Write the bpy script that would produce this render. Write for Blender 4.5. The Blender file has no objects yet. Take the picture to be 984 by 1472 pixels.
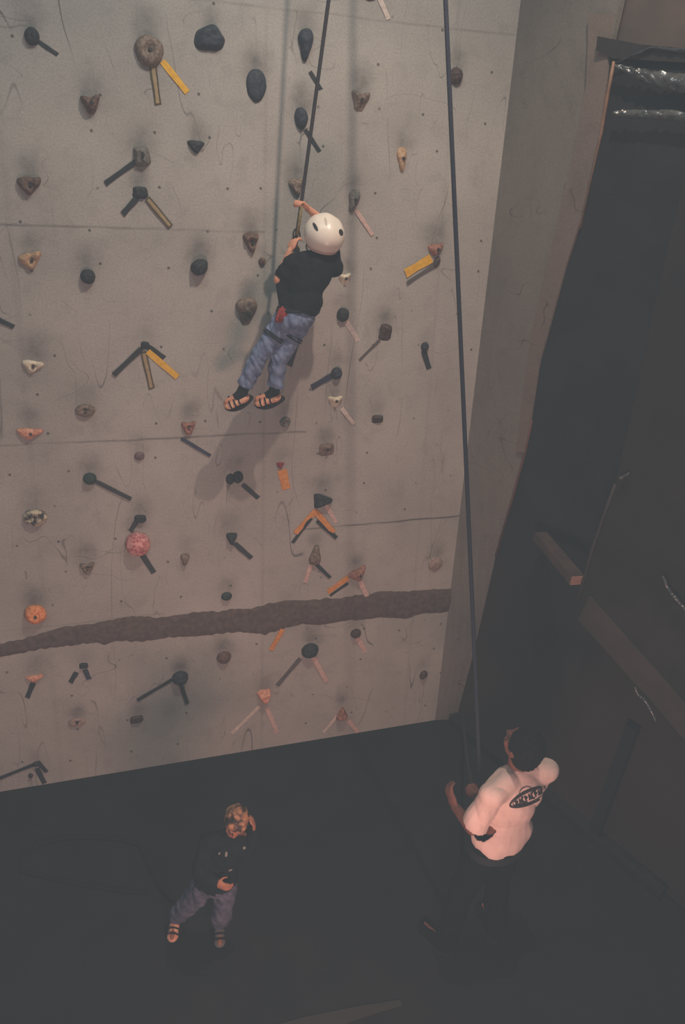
import bpy, bmesh, math, random
from mathutils import Vector, Matrix, noise
from mathutils.bvhtree import BVHTree
PI = math.pi
scn = bpy.context.scene
C = scn.collection
scn.view_settings.view_transform = 'Standard'
scn.view_settings.look = 'None'
# faded film stock: one global tone curve with lifted blacks
scn.view_settings.use_curve_mapping = True
_cm = scn.view_settings.curve_mapping
for _i, _b in enumerate((.040, .044, .047)):
    _c = _cm.curves[_i]; _c.points[0].location = (0, _b); _c.points[-1].location = (1, .93)
_cm.update()

# ------------------------------------------------------------------ camera
F, PX, PY, H = 1200.0, 492.0, 736.0, 4.9            # focal length in pixels, centre, camera height
_down = Vector((268 - PX, 2814 - PY, F)).normalized()
UP = -_down
_fw = Vector((0, 0, 1))
YA = (_fw - UP * _fw.dot(UP)).normalized()
XA = YA.cross(UP)
def w_(v): return Vector((v.dot(XA), v.dot(YA), v.dot(UP)))
CAM = Vector((0, 0, H))
def ray(x, y): return w_(Vector((x - PX, y - PY, F)))
def Pz(x, y, z):
    r = ray(x, y); return CAM + r * ((z - H) / r.z)
def Pd(x, y, d): return CAM + ray(x, y) * (d / F)
cam = bpy.data.cameras.new('camera'); cam_o = bpy.data.objects.new('camera', cam); C.objects.link(cam_o)
cx, cy, cz = w_(Vector((1, 0, 0))), w_(Vector((0, -1, 0))), w_(Vector((0, 0, -1)))
M = Matrix((cx, cy, cz)).transposed().to_4x4(); M.translation = CAM
cam_o.matrix_world = M
cam.sensor_fit = 'VERTICAL'; cam.sensor_height = 36; cam.sensor_width = 24; cam.lens = 36 * F / 1472
cam.clip_start = 0.05; cam.clip_end = 100
scn.camera = cam_o

# ------------------------------------------------------------------ the climbing wall's own frame
A0 = Pz(0, 1138, 0); B0 = Pz(625, 1035, 0)
DH = (B0 - A0).normalized()
_n0 = DH.cross(Vector((0, 0, 1)))
if _n0.y > 0: _n0 = -_n0
LEAN = math.radians(10)
NW = (_n0 * math.cos(LEAN) + Vector((0, 0, 1)) * math.sin(LEAN)).normalized()
UW = NW.cross(DH)
if UW.z < 0: UW = -UW
MW = Matrix((DH, UW, NW)).transposed().to_4x4(); MW.translation = A0
MWI = MW.inverted()
def Pw(x, y, off=0.0):                               # point of the climbing wall (or off metres in front) seen there
    r = ray(x, y); return CAM + r * ((A0 - CAM).dot(NW) + off) * (1 / r.dot(NW))
def loc_w(x, y, off=0.0): return MWI @ Pw(x, y, off)
def scale_at(x, y):                                  # metres per pixel on the wall
    p = Pw(x, y) - CAM; f = w_(Vector((0, 0, 1))); return p.dot(f) / F
# right hand wall: a vertical plane
E0 = Pz(655, 1034, 0); D0 = Pz(855, 1200, 0)
RH = (D0 - E0).normalized(); NR = RH.cross(Vector((0, 0, 1)))
if NR.dot(CAM - E0) < 0: NR = -NR
MR = Matrix((RH, Vector((0, 0, 1)), NR)).transposed().to_4x4(); MR.translation = E0
def Pr(x, y, off=0.0):
    r = ray(x, y); return CAM + r * ((E0 - CAM).dot(NR) + off) * (1 / r.dot(NR))

# ------------------------------------------------------------------ materials
def srgb(c): return tuple(((v / 255) / 12.92 if v / 255 <= .04045 else ((v / 255 + .055) / 1.055) ** 2.4) for v in c) + (1,)
def nd(nt, t, **k):
    n = nt.nodes.new(t)
    for a, b in k.items(): setattr(n, a, b)
    return n
def mat(name, c1, c2=None, rough=.8, scale=30, bump=.2, spec=.3, metal=0, dist=.004, detail=5, contrast=(.35, .65)):
    m = bpy.data.materials.new(name); m.use_nodes = True; nt = m.node_tree; b = nt.nodes['Principled BSDF']
    b.inputs['Roughness'].default_value = rough; b.inputs['Specular IOR Level'].default_value = spec; b.inputs['Metallic'].default_value = metal
    tc = nd(nt, 'ShaderNodeTexCoord'); n = nd(nt, 'ShaderNodeTexNoise'); n.inputs['Scale'].default_value = scale; n.inputs['Detail'].default_value = detail
    nt.links.new(tc.outputs['Object'], n.inputs['Vector'])
    r = nd(nt, 'ShaderNodeValToRGB'); r.color_ramp.elements[0].position = contrast[0]; r.color_ramp.elements[1].position = contrast[1]
    r.color_ramp.elements[0].color = srgb(c1); r.color_ramp.elements[1].color = srgb(c2 or [min(255, v * 1.12) for v in c1])
    nt.links.new(n.outputs['Fac'], r.inputs['Fac']); nt.links.new(r.outputs['Color'], b.inputs['Base Color'])
    if bump:
        bp = nd(nt, 'ShaderNodeBump'); bp.inputs['Strength'].default_value = bump; bp.inputs['Distance'].default_value = dist
        nt.links.new(n.outputs['Fac'], bp.inputs['Height']); nt.links.new(bp.outputs['Normal'], b.inputs['Normal'])
    return m
def math_(nt, op, a, b=None, c=None, clamp=False):
    n = nd(nt, 'ShaderNodeMath', operation=op); n.use_clamp = clamp
    for i, v in enumerate((a, b, c)):
        if v is None: continue
        if isinstance(v, (int, float)): n.inputs[i].default_value = v
        else: nt.links.new(v, n.inputs[i])
    return n.outputs[0]
def mixc(nt, fac, a, b, mode='MIX'):
    n = nd(nt, 'ShaderNodeMix', data_type='RGBA', blend_type=mode)
    if isinstance(fac, (int, float)): n.inputs[0].default_value = fac
    else: nt.links.new(fac, n.inputs[0])
    for i, v in ((6, a), (7, b)):
        if isinstance(v, tuple): n.inputs[i].default_value = v
        else: nt.links.new(v, n.inputs[i])
    return n.outputs[2]

def wall_material(name, base, base2, bolts=True, seams=(), creases=()):
    m = bpy.data.materials.new(name); m.use_nodes = True; nt = m.node_tree; bs = nt.nodes['Principled BSDF']
    L = nt.links
    bs.inputs['Roughness'].default_value = .75; bs.inputs['Specular IOR Level'].default_value = .2
    tc = nd(nt, 'ShaderNodeTexCoord'); ob = tc.outputs['Object']
    def noise_(sc, det=4, vec=None, rough=.55):
        n = nd(nt, 'ShaderNodeTexNoise'); n.inputs['Scale'].default_value = sc; n.inputs['Detail'].default_value = det; n.inputs['Roughness'].default_value = rough
        L.new(vec if vec is not None else ob, n.inputs['Vector']); return n.outputs['Fac']
    def rng(v, a, b, c=0., d=1.):
        n = nd(nt, 'ShaderNodeMapRange'); L.new(v, n.inputs[0])
        for i, q in enumerate((a, b, c, d)): n.inputs[i + 1].default_value = q
        return n.outputs[0]
    big = rng(noise_(1.3, 4), .35, .65)
    col = mixc(nt, big, srgb(base), srgb(base2))
    fine = rng(noise_(90, 3), .3, .7, .86, 1.1)
    gr = nd(nt, 'ShaderNodeCombineColor'); [L.new(fine, gr.inputs[i]) for i in range(3)]
    col = mixc(nt, 1.0, col, gr.outputs[0], 'MULTIPLY')
    blot = rng(noise_(7, 5, rough=.65), .52, .72, 0, .28)
    col = mixc(nt, blot, col, srgb([v * .78 for v in base]))
    # scuffs: thin contour lines of a noise stretched along the fall line
    for (sx, sy, sc, th, amt) in ((1.0, .2, 2.6, .0045, .75), (.5, .9, 3.1, .0028, .6), (1.3, .3, 4.6, .004, .6), (.9, .16, 5.2, .004, .5)):
        mp = nd(nt, 'ShaderNodeMapping'); mp.inputs['Scale'].default_value = (sx, sy, 1); mp.inputs['Location'].default_value = (sc, sx, 0); mp.inputs['Rotation'].default_value = (0, 0, .15 * sc - .5)
        L.new(ob, mp.inputs['Vector'])
        v = noise_(sc, 1.5, mp.outputs[0])
        d = math_(nt, 'ABSOLUTE', math_(nt, 'SUBTRACT', v, .5))
        line = rng(d, 0, th, 1, 0)
        msk = rng(noise_(3.3, 2, mp.outputs[0]), .54, .64)
        f = math_(nt, 'MULTIPLY', math_(nt, 'MULTIPLY', line, msk), amt, clamp=True)
        col = mixc(nt, f, col, srgb((62, 56, 54)))
    sep = nd(nt, 'ShaderNodeSeparateXYZ'); L.new(ob, sep.inputs[0]); X, Y = sep.outputs[0], sep.outputs[1]
    height = noise_(60, 4)
    if bolts:
        wob = noise_(2.1, 1)
        gx, gy = .347, .243
        u = math_(nt, 'DIVIDE', math_(nt, 'ADD', X, -.55), gx); v = math_(nt, 'DIVIDE', math_(nt, 'ADD', Y, .05), gy)
        cu, cv = math_(nt, 'ROUND', u), math_(nt, 'ROUND', v)
        # stagger each row and jitter each hole
        cb = nd(nt, 'ShaderNodeCombineXYZ'); L.new(cu, cb.inputs[0]); L.new(cv, cb.inputs[1])
        wn = nd(nt, 'ShaderNodeTexWhiteNoise', noise_dimensions='2D'); L.new(cb.outputs[0], wn.inputs['Vector'])
        sp = nd(nt, 'ShaderNodeSeparateColor'); L.new(wn.outputs['Color'], sp.inputs[0])
        du = math_(nt, 'MULTIPLY', math_(nt, 'SUBTRACT', math_(nt, 'SUBTRACT', u, cu), math_(nt, 'MULTIPLY', math_(nt, 'SUBTRACT', sp.outputs[0], .5), .5)), gx)
        dv = math_(nt, 'MULTIPLY', math_(nt, 'SUBTRACT', math_(nt, 'SUBTRACT', v, cv), math_(nt, 'MULTIPLY', math_(nt, 'SUBTRACT', sp.outputs[1], .5), .3)), gy)
        dist = math_(nt, 'SQRT', math_(nt, 'ADD', math_(nt, 'MULTIPLY', du, du), math_(nt, 'MULTIPLY', dv, dv)))
        dot = rng(dist, .006, .011, 1, 0)
        f = math_(nt, 'MULTIPLY', dot, rng(sp.outputs[2], .25, .6, .0, .75), clamp=True)
        col = mixc(nt, f, col, srgb((45, 40, 40)))
    wv = math_(nt, 'MULTIPLY', math_(nt, 'SUBTRACT', noise_(2.5, 2), .5), .03)
    for (t, x0, x1, amt) in seams:
        d = math_(nt, 'ABSOLUTE', math_(nt, 'ADD', math_(nt, 'SUBTRACT', Y, t), wv))
        f = rng(d, .003, .010, amt, 0)
        f = math_(nt, 'MULTIPLY', f, math_(nt, 'MULTIPLY', math_(nt, 'GREATER_THAN', X, x0), math_(nt, 'LESS_THAN', X, x1)))
        f = math_(nt, 'MULTIPLY', f, rng(noise_(3.0, 2), .35, .6, .3, 1))
        col = mixc(nt, f, col, srgb((58, 50, 48)))
    for (x, k, wd, amt) in creases:
        d = math_(nt, 'ABSOLUTE', math_(nt, 'SUBTRACT', math_(nt, 'SUBTRACT', X, x), math_(nt, 'MULTIPLY', Y, k)))
        f = rng(d, 0, wd, amt, 0)
        f = math_(nt, 'MULTIPLY', f, rng(noise_(1.7, 2), .3, .6, .35, 1))
        col = mixc(nt, f, col, srgb((66, 62, 60)))
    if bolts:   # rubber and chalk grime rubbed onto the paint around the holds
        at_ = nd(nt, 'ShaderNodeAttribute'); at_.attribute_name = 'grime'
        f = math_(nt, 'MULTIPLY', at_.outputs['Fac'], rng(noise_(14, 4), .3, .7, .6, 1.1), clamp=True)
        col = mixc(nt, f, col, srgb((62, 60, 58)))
    L.new(col, bs.inputs['Base Color'])
    bp = nd(nt, 'ShaderNodeBump'); bp.inputs['Strength'].default_value = .25; bp.inputs['Distance'].default_value = .004
    L.new(height, bp.inputs['Height']); L.new(bp.outputs['Normal'], bs.inputs['Normal'])
    return m

MT = {}
def gm(key, *a, **k):
    if key not in MT: MT[key] = mat(key, *a, **k)
    return MT[key]

# ------------------------------------------------------------------ object helpers
def link(name, me, m=None, parent=None, world=None):
    o = bpy.data.objects.new(name, me); C.objects.link(o)
    if m is not None: me.materials.append(m)
    if parent is not None: o.parent = parent
    if world is not None: o.matrix_world = world
    return o
def tag(o, label=None, cat=None, group=None, kind=None):
    if label: o['label'] = label
    if cat: o['category'] = cat
    if group: o['group'] = group
    if kind: o['kind'] = kind
    return o
def bm_obj(name, bm, m, parent=None, matrix=None, smooth=True):
    me = bpy.data.meshes.new(name)
    bmesh.ops.recalc_face_normals(bm, faces=bm.faces)
    bm.to_mesh(me); bm.free()
    for p in me.polygons: p.use_smooth = smooth
    me.materials.append(m)
    o = bpy.data.objects.new(name, me); C.objects.link(o)
    if matrix is not None: o.matrix_local = matrix
    if parent is not None: o.parent = parent
    return o
def empty(name, loc):
    o = bpy.data.objects.new(name, None); C.objects.link(o); o.location = loc; o.empty_display_size = .1; return o
def rebase(o, parent):
    """o's mesh is in world coordinates: hang it under parent, which sits at parent.location"""
    o.data.transform(Matrix.Translation(-parent.location)); o.parent = parent; return o
def own_origin(o, p):
    o.data.transform(Matrix.Translation(-p)); o.location = p; return o
def add_box(bm, c, s, mx=None):
    vs = []
    for i in (-.5, .5):
        for j in (-.5, .5):
            for k in (-.5, .5):
                v = Vector((c[0] + i * s[0], c[1] + j * s[1], c[2] + k * s[2]))
                vs.append(bm.verts.new(mx @ v if mx else v))
    for f in ((0, 1, 3, 2), (4, 6, 7, 5), (0, 4, 5, 1), (2, 3, 7, 6), (0, 2, 6, 4), (1, 5, 7, 3)):
        bm.faces.new([vs[i] for i in f])
def add_prism(bm, pts, back):
    """pts polygon (front face), back: offset vector"""
    a = [bm.verts.new(p) for p in pts]; b = [bm.verts.new(p + back) for p in pts]
    n = len(pts); bm.faces.new(a); bm.faces.new(b[::-1])
    for i in range(n): bm.faces.new((a[i], b[i], b[(i + 1) % n], a[(i + 1) % n]))
def frame(d):
    d = d.normalized(); a = Vector((0, 0, 1)) if abs(d.z) < .9 else Vector((1, 0, 0))
    u = d.cross(a).normalized(); return u, d.cross(u).normalized(), d
def add_tube(bm, pts, r, n=8, cap=True):
    rings = []; u = None
    for i, p in enumerate(pts):
        d = (pts[min(i + 1, len(pts) - 1)] - pts[max(i - 1, 0)]).normalized()
        if u is None: u, v, _ = frame(d)
        else:
            u = (u - d * u.dot(d)).normalized(); v = d.cross(u)
        rr = r[i] if isinstance(r, (list, tuple)) else r
        rings.append([bm.verts.new(p + u * math.cos(2 * PI * k / n) * rr + v * math.sin(2 * PI * k / n) * rr) for k in range(n)])
    for a, b in zip(rings, rings[1:]):
        for k in range(n): bm.faces.new((a[k], a[(k + 1) % n], b[(k + 1) % n], b[k]))
    if cap: bm.faces.new(rings[0][::-1]); bm.faces.new(rings[-1])
def spline(pts, n=8, closed=False):
    out = []; N = len(pts)
    for i in range(N - (0 if closed else 1)):
        g = (lambda k: pts[k % N]) if closed else (lambda k: pts[max(0, min(N - 1, k))])
        p0, p1, p2, p3 = g(i - 1), g(i), g(i + 1), g(i + 2)
        for j in range(n):
            t = j / n
            out.append(.5 * ((2 * p1) + (p2 - p0) * t + (2 * p0 - 5 * p1 + 4 * p2 - p3) * t * t + (3 * p1 - p0 - 3 * p2 + p3) * t ** 3))
    if not closed: out.append(pts[-1])
    return out
def add_cap(bm, p0, p1, r0, r1, n=14, m=5):
    """tapered capsule"""
    d = p1 - p0; L = d.length
    if L < 1e-6: d = Vector((0, 0, 1)); L = 1e-6
    u, v, w = frame(d)
    rings = []
    for i in range(1, m + 1):
        a = PI / 2 * i / m; rings.append((p0 - w * r0 * math.cos(a), r0 * math.sin(a)))
    for i in range(m, 0, -1):
        a = PI / 2 * i / m; rings.append((p1 + w * r1 * math.cos(a), r1 * math.sin(a)))
    R = [[bm.verts.new(c + (u * math.cos(2 * PI * k / n) + v * math.sin(2 * PI * k / n)) * r) for k in range(n)] for c, r in rings]
    for a, b in zip(R, R[1:]):
        for k in range(n): bm.faces.new((a[k], a[(k + 1) % n], b[(k + 1) % n], b[k]))
    t = bm.verts.new(p0 - w * r0); e = bm.verts.new(p1 + w * r1)
    for k in range(n):
        bm.faces.new((t, R[0][(k + 1) % n], R[0][k])); bm.faces.new((e, R[-1][k], R[-1][(k + 1) % n]))
def add_ell(bm, c, ax):
    """ellipsoid, ax = three half-axis vectors"""
    t = bmesh.ops.create_uvsphere(bm, u_segments=20, v_segments=12, radius=1)
    for v in t['verts']:
        q = v.co.copy(); v.co = c + ax[0] * q.x + ax[1] * q.y + ax[2] * q.z
def remesh(name, prims, vox, m, parent=None, smooth=6, cuts=(), fac=.5, wrinkle=0, wscale=14):
    bm = bmesh.new()
    for p in prims:
        if p[0] == 'c': add_cap(bm, *p[1:])
        else: add_ell(bm, *p[1:])
    me = bpy.data.meshes.new(name); bm.to_mesh(me); bm.free()
    o = bpy.data.objects.new('tmp', me); C.objects.link(o)
    md = o.modifiers.new('r', 'REMESH'); md.mode = 'VOXEL'; md.voxel_size = vox
    sm = o.modifiers.new('s', 'SMOOTH'); sm.iterations = smooth; sm.factor = fac
    dg = bpy.context.evaluated_depsgraph_get()
    me2 = bpy.data.meshes.new_from_object(o.evaluated_get(dg))
    bpy.data.objects.remove(o); bpy.data.meshes.remove(me)
    bm = bmesh.new(); bm.from_mesh(me2); bpy.data.meshes.remove(me2)
    if wrinkle:
        bm.normal_update()
        for v in bm.verts:
            q = v.co * wscale; k = noise.noise(Vector((q.x + q.z * .6, q.y, q.z * .45)))
            v.co += v.normal * (abs(k) - .25) * wrinkle * 2
    for (p, n, R) in cuts:
        dl = [v for v in bm.verts if (v.co - p).dot(n) > 0 and (v.co - p).length < R]
        bmesh.ops.delete(bm, geom=dl, context='VERTS')
    o = bm_obj(name, bm, m)
    if parent is not None: rebase(o, parent)
    return o
def bvh_world(o):
    dg = bpy.context.evaluated_depsgraph_get(); dg.update()
    bpy.context.view_layer.update()
    mw = o.matrix_world
    return BVHTree.FromPolygons([mw @ v.co for v in o.data.vertices], [p.vertices[:] for p in o.data.polygons])

# ================================================================== THE SETTING
S_TOP = 7.0
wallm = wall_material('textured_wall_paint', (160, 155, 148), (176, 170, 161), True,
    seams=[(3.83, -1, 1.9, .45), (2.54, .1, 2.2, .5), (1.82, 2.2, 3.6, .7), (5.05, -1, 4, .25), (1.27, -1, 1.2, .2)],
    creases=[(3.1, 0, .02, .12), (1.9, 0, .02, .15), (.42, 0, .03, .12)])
e_lo, e_hi = loc_w(625, 1035), loc_w(748, 0)
def s_edge(t): return e_lo.x + (e_hi.x - e_lo.x) * (t - e_lo.y) / (e_hi.y - e_lo.y)
bm = bmesh.new()
add_prism(bm, [Vector((-2.5, -.02, 0)), Vector((s_edge(-.02), -.02, 0)), Vector((s_edge(S_TOP), S_TOP, 0)), Vector((-2.5, S_TOP, 0))], Vector((0, 0, -.12)))
nx_, ny_ = 240, 280; gv = []
for j in range(ny_ + 1):
    t = -.02 + (S_TOP + .02) * j / ny_; gv.append([bm.verts.new(Vector((-2.5 + (s_edge(t) + 2.5) * i / nx_, t, .0004))) for i in range(nx_ + 1)])
for j in range(ny_):
    for i in range(nx_): bm.faces.new((gv[j][i], gv[j][i + 1], gv[j + 1][i + 1], gv[j + 1][i]))
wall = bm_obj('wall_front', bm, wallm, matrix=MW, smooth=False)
tag(wall, 'pale scuffed climbing wall with bolt holes and panel seams', 'wall', kind='structure')

# right edge of the grey return panel = left edge of the dark right wall
EDGE = [(878, 60), (874, 110), (861, 200), (833, 329), (813, 390), (792, 462), (774, 533), (764, 605), (755, 650), (736, 719), (718, 774), (696, 871), (679, 944), (655, 1034)]
epts = [Pr(x, y) for x, y in EDGE]
# continue up past the frame
top_dir = (epts[0] - epts[2]).normalized()
etop = epts[0] + Vector((0, 0, 1)) * (6.9 - epts[0].z)
sidem = wall_material('shaded_return_paint', (116, 110, 103), (126, 119, 111), False)  # paint darkened: the panel's weaker light is put into its colour
bm = bmesh.new()
def slab_edge(z):
    t = z / UW.z; return MW @ Vector((s_edge(t), t, 0))
rows = []
ep_all = [etop] + epts
for p in ep_all:
    q = slab_edge(p.z)
    rows.append([bm.verts.new(q.lerp(p, k / 4)) for k in range(5)])
for a, b in zip(rows, rows[1:]):
    for k in range(4): bm.faces.new((a[k], a[k + 1], b[k + 1], b[k]))
ret = bm_obj('wall_return', bm, sidem, smooth=False)
md = ret.modifiers.new('thick', 'SOLIDIFY'); md.thickness = .03; md.offset = 1
tag(ret, 'narrow grey return panel between climbing wall and dark right wall', 'wall', kind='structure')
# slightly proud darker filler strip along the edge, widening upwards
stripm = wall_material('filler_strip_paint', (116, 104, 96), (124, 110, 101), False)
STR = [((846, 58), 0), ((851, 94), 1), ((829, 200), 2), ((800, 329), 3), ((787, 385), 4), ((766, 470), 5), ((757, 520), 6)]
bm = bmesh.new()
nB = (rows[3][4].co - rows[3][0].co).cross(Vector((0, 0, 1))) if False else (epts[4] - slab_edge(epts[4].z)).cross(Vector((0, 0, 1)))
nB.normalize()
if nB.dot(CAM - epts[4]) < 0: nB = -nB
def PB(x, y, off=.012):
    r = ray(x, y); return CAM + r * ((epts[4] + nB * off - CAM).dot(nB) / r.dot(nB))
lft = [(846, 20), (846, 60), (843, 120), (829, 200), (801, 322), (786, 385), (766, 470), (757, 525), (750, 590), (742, 650)]
rgt = [(880, 20), (876, 60), (871, 120), (860, 200), (833, 322), (813, 385), (790, 470), (775, 525), (765, 590), (754, 650)]
L_ = [bm.verts.new(PB(*p)) for p in lft]; R_ = [bm.verts.new(PB(*p)) for p in rgt]
for i in range(len(L_) - 1): bm.faces.new((L_[i], R_[i], R_[i + 1], L_[i + 1]))
st = bm_obj('trim_1', bm, stripm, smooth=False)
md = st.modifiers.new('thick', 'SOLIDIFY'); md.thickness = .012; md.offset = 0
tag(st, 'darker grey filler strip tapering down the edge of the return panel', 'trim', kind='structure')

# dark right wall
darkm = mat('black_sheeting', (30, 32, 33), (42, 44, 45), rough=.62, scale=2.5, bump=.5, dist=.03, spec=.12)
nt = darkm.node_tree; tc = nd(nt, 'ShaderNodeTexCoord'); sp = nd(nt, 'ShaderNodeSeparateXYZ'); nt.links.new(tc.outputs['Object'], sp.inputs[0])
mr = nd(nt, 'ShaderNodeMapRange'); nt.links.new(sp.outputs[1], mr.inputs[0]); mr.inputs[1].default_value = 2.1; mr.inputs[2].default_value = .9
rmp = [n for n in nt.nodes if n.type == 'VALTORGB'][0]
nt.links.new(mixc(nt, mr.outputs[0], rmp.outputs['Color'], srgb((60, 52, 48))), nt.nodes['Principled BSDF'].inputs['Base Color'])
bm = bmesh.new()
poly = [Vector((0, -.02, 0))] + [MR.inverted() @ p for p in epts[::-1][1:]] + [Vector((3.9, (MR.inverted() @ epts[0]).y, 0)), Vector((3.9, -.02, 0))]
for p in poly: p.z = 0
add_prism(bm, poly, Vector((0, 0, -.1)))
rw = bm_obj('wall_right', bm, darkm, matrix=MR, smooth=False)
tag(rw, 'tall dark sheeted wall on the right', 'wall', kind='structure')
# brown boarding above it, set back
brownm = mat('brown_boarding', (84, 74, 67), (98, 84, 75), rough=.8, scale=6, bump=.1)
zt = (MR.inverted() @ epts[0]).y
bm = bmesh.new()
add_box(bm, (1.95, (zt + 7) / 2, -.09), (3.9 , 7 - zt, .08))
ub = bm_obj('wall_right_upper', bm, brownm, matrix=MR, smooth=False)
tag(ub, 'brown boarding above the dark right wall', 'wall', kind='structure')

# floor
floorm = mat('dark_floor_mat', (32, 32, 33), (38, 37, 37), rough=.95, scale=3.0, bump=.1, spec=.05)
def grid_plane(bm, pts, z): bm.faces.new([bm.verts.new(Vector((p[0], p[1], z))) for p in pts])
bm = bmesh.new()
add_box(bm, (0, 3.0, -.05), (12, 8.0, .1))
fl = bm_obj('floor', bm, floorm, smooth=False); tag(fl, 'dark charcoal padded floor', 'floor', kind='structure')
# ceiling and remaining shell, far outside the view, to close the hall
hallm = mat('hall_paint', (70, 68, 66), rough=.9, scale=4, bump=0)
bm = bmesh.new(); add_box(bm, (0, 3.0, 8.1), (12, 8.0, .1)); tag(bm_obj('ceiling', bm, hallm, smooth=False), 'dark hall ceiling', 'ceiling', kind='structure')

# torn grey band across the wall
TOPB = [(-60, 932), (0, 925), (35, 918), (66, 908), (90, 901), (138, 896), (150, 892), (162, 891), (175, 888), (193, 885), (228, 888), (256, 884), (287, 879), (312, 879), (340, 875), (361, 875), (380, 869), (410, 863), (440, 863), (470, 860), (491, 860), (510, 855), (528, 855), (545, 850), (580, 850), (610, 848), (648, 846)]
BOTB = [(-60, 955), (0, 944), (28, 939), (62, 932), (100, 928), (138, 923), (150, 927), (158, 924), (166, 921), (207, 922), (242, 916), (290, 914), (312, 911), (345, 908), (381, 912), (405, 904), (434, 897), (465, 898), (495, 892), (528, 890), (545, 887), (560, 888), (585, 889), (605, 882), (617, 881), (632, 881), (649, 878)]
bandm = mat('rough_grey_caulk', (88, 77, 72), (106, 92, 85), rough=.95, scale=28, bump=.7, dist=.01, spec=.1)
def interp(pl, x):
    for (a, b), (c, d) in zip(pl, pl[1:]):
        if a <= x <= c: return b + (d - b) * (x - a) / (c - a)
    return pl[-1][1]
bm = bmesh.new(); rows = []
for i in range(0, 238):
    x = -60 + i * 3
    ya, yb = interp(TOPB, x), interp(BOTB, x + (1 if x > 640 else 0))
    ya += noise.noise(Vector((x * .11, 0, 0))) * 2.0; yb += noise.noise(Vector((x * .13, 7, 0))) * 2.0
    row = []
    for k in range(7):
        y = ya + (yb - ya) * k / 6
        h = .002 if k in (0, 6) else .010 + .006 * noise.noise(Vector((x * .12, y * .12, 3)))
        q = loc_w(x, y); q.z = h if x < 651 else .002; row.append(bm.verts.new(q))
    rows.append(row)
    if x > 645: break
for a, b in zip(rows, rows[1:]):
    for k in range(6): bm.faces.new((a[k], b[k], b[k + 1], a[k + 1]))
bd = bm_obj('trim_2', bm, bandm, matrix=MW); tag(bd, 'torn grey filler band running across the climbing wall', 'trim', kind='structure')

# ================================================================== HOLDS
random.seed(4)
POLY = {
 'round': None,
 'tri_down': [(-1, .85), (-.2, 1), (1, .8), (.55, 0), (.15, -1), (-.3, -.6)],
 'tri_right': [(-.95, 1), (-.3, .75), (1, .05), (.75, -.3), (-.85, -1)],
 'tear': [(-.95, .55), (-.4, 1), (.5, 1), (1, .6), (.6, -.2), (.15, -1), (-.35, -.95), (-.6, -.1)],
 'block': [(-1, -.35), (-.75, .45), (-.1, .85), (.35, 1), (1, -.05), (.75, -.85), (-.85, -.9)],
 'square': [(-1, -.7), (-.85, .9), (0, 1), (.9, .8), (1, -.6), (.5, -1), (-.6, -1)],
 'arrow': [(-1, .7), (-.2, .9), (.3, .75), (1, 1), (.85, .3), (.35, -.3), (-.1, -1), (-.5, -.5), (-.85, .1)],
 'egg': [(-.9, .3), (-.5, .9), (.2, 1), (.8, .6), (1, 0), (.6, -.7), (0, -1), (-.7, -.6)],
 'wedge': [(-1, .9), (.1, .6), (1, 1), (.8, .3), (.3, -.9), (-.3, -1), (-.7, .1)],
}
def outline(kind, a):
    p = POLY.get(kind)
    if not p: return 1.0
    d = (math.cos(a), math.sin(a)); best = .6
    for (x0, y0), (x1, y1) in zip(p, p[1:] + p[:1]):
        ex, ey = x1 - x0, y1 - y0; det = d[0] * -ey + ex * d[1]
        if abs(det) < 1e-9: continue
        t = (x0 * -ey + ex * y0) / det; u = (d[0] * y0 - d[1] * x0) / det
        if t > 0 and -1e-6 <= u <= 1 + 1e-6: best = t
    return best
def hold_mesh(kind, w, h, d, rot, seed, feat=''):
    bm = bmesh.new(); N, K = 40, 13
    ca, sa = math.cos(rot), math.sin(rot); rows = []
    outl = [outline(kind, 2 * PI * i / N) for i in range(N)]
    for _ in range(2 if kind not in ('block', 'square', 'tri_right') else 1):
        outl = [(outl[i - 1] + 2 * outl[i] + outl[(i + 1) % N]) / 4 for i in range(N)]
    flat = kind in ('block', 'square', 'tri_right', 'tri_down')
    for k in range(K + 1):
        rho = math.sin(PI / 2 * k / K) if k else 0
        row = []
        for i in range(N if k else 1):
            a = 2 * PI * i / N
            x, y = outl[i] * rho * math.cos(a), outl[i] * rho * math.sin(a)
            if flat: z = min(1.0, (1 - rho ** 3) * 1.25) * (.86 + .1 * x + .1 * y)
            else: z = math.sqrt(max(0, 1 - rho ** 2.2))
            if 'ledge' in feat: z *= .52 + .48 * max(-1, min(1, y * 1.1))
            if 'pocket' in feat: z -= .65 * math.exp(-((x - .05) ** 2 + (y - .15) ** 2) / .13)
            if 'ring' in feat: z = (.25 + .75 * math.exp(-((rho - .62) / .24) ** 2)) * min(1, (1 - rho) * 6) + (0 if rho < .99 else 0)
            if 'dish' in feat: z -= .35 * math.exp(-((x) ** 2 + (y - .75) ** 2) / .12)
            nz = noise.noise(Vector((x * 2.2 + seed, y * 2.2, seed * 1.7))) * .22 + noise.noise(Vector((x * 6 + seed, y * 6, 0))) * .07
            z = max(0.0, z * (1 + nz))
            if k == K: z = 0
            r2 = 1 + .06 * noise.noise(Vector((x * 2, y * 2, seed)))
            X, Y = x * r2 * w / 2, y * r2 * h / 2
            if k == K: X *= .97; Y *= .97
            row.append(bm.verts.new(Vector((X * ca - Y * sa, X * sa + Y * ca, z * d))))
        rows.append(row)
    for i in range(N): bm.faces.new((rows[0][0], rows[1][i], rows[1][(i + 1) % N]))
    for a, b in zip(rows[1:], rows[2:]):
        for i in range(N): bm.faces.new((a[i], b[i], b[(i + 1) % N], a[(i + 1) % N]))
    return bm
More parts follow.
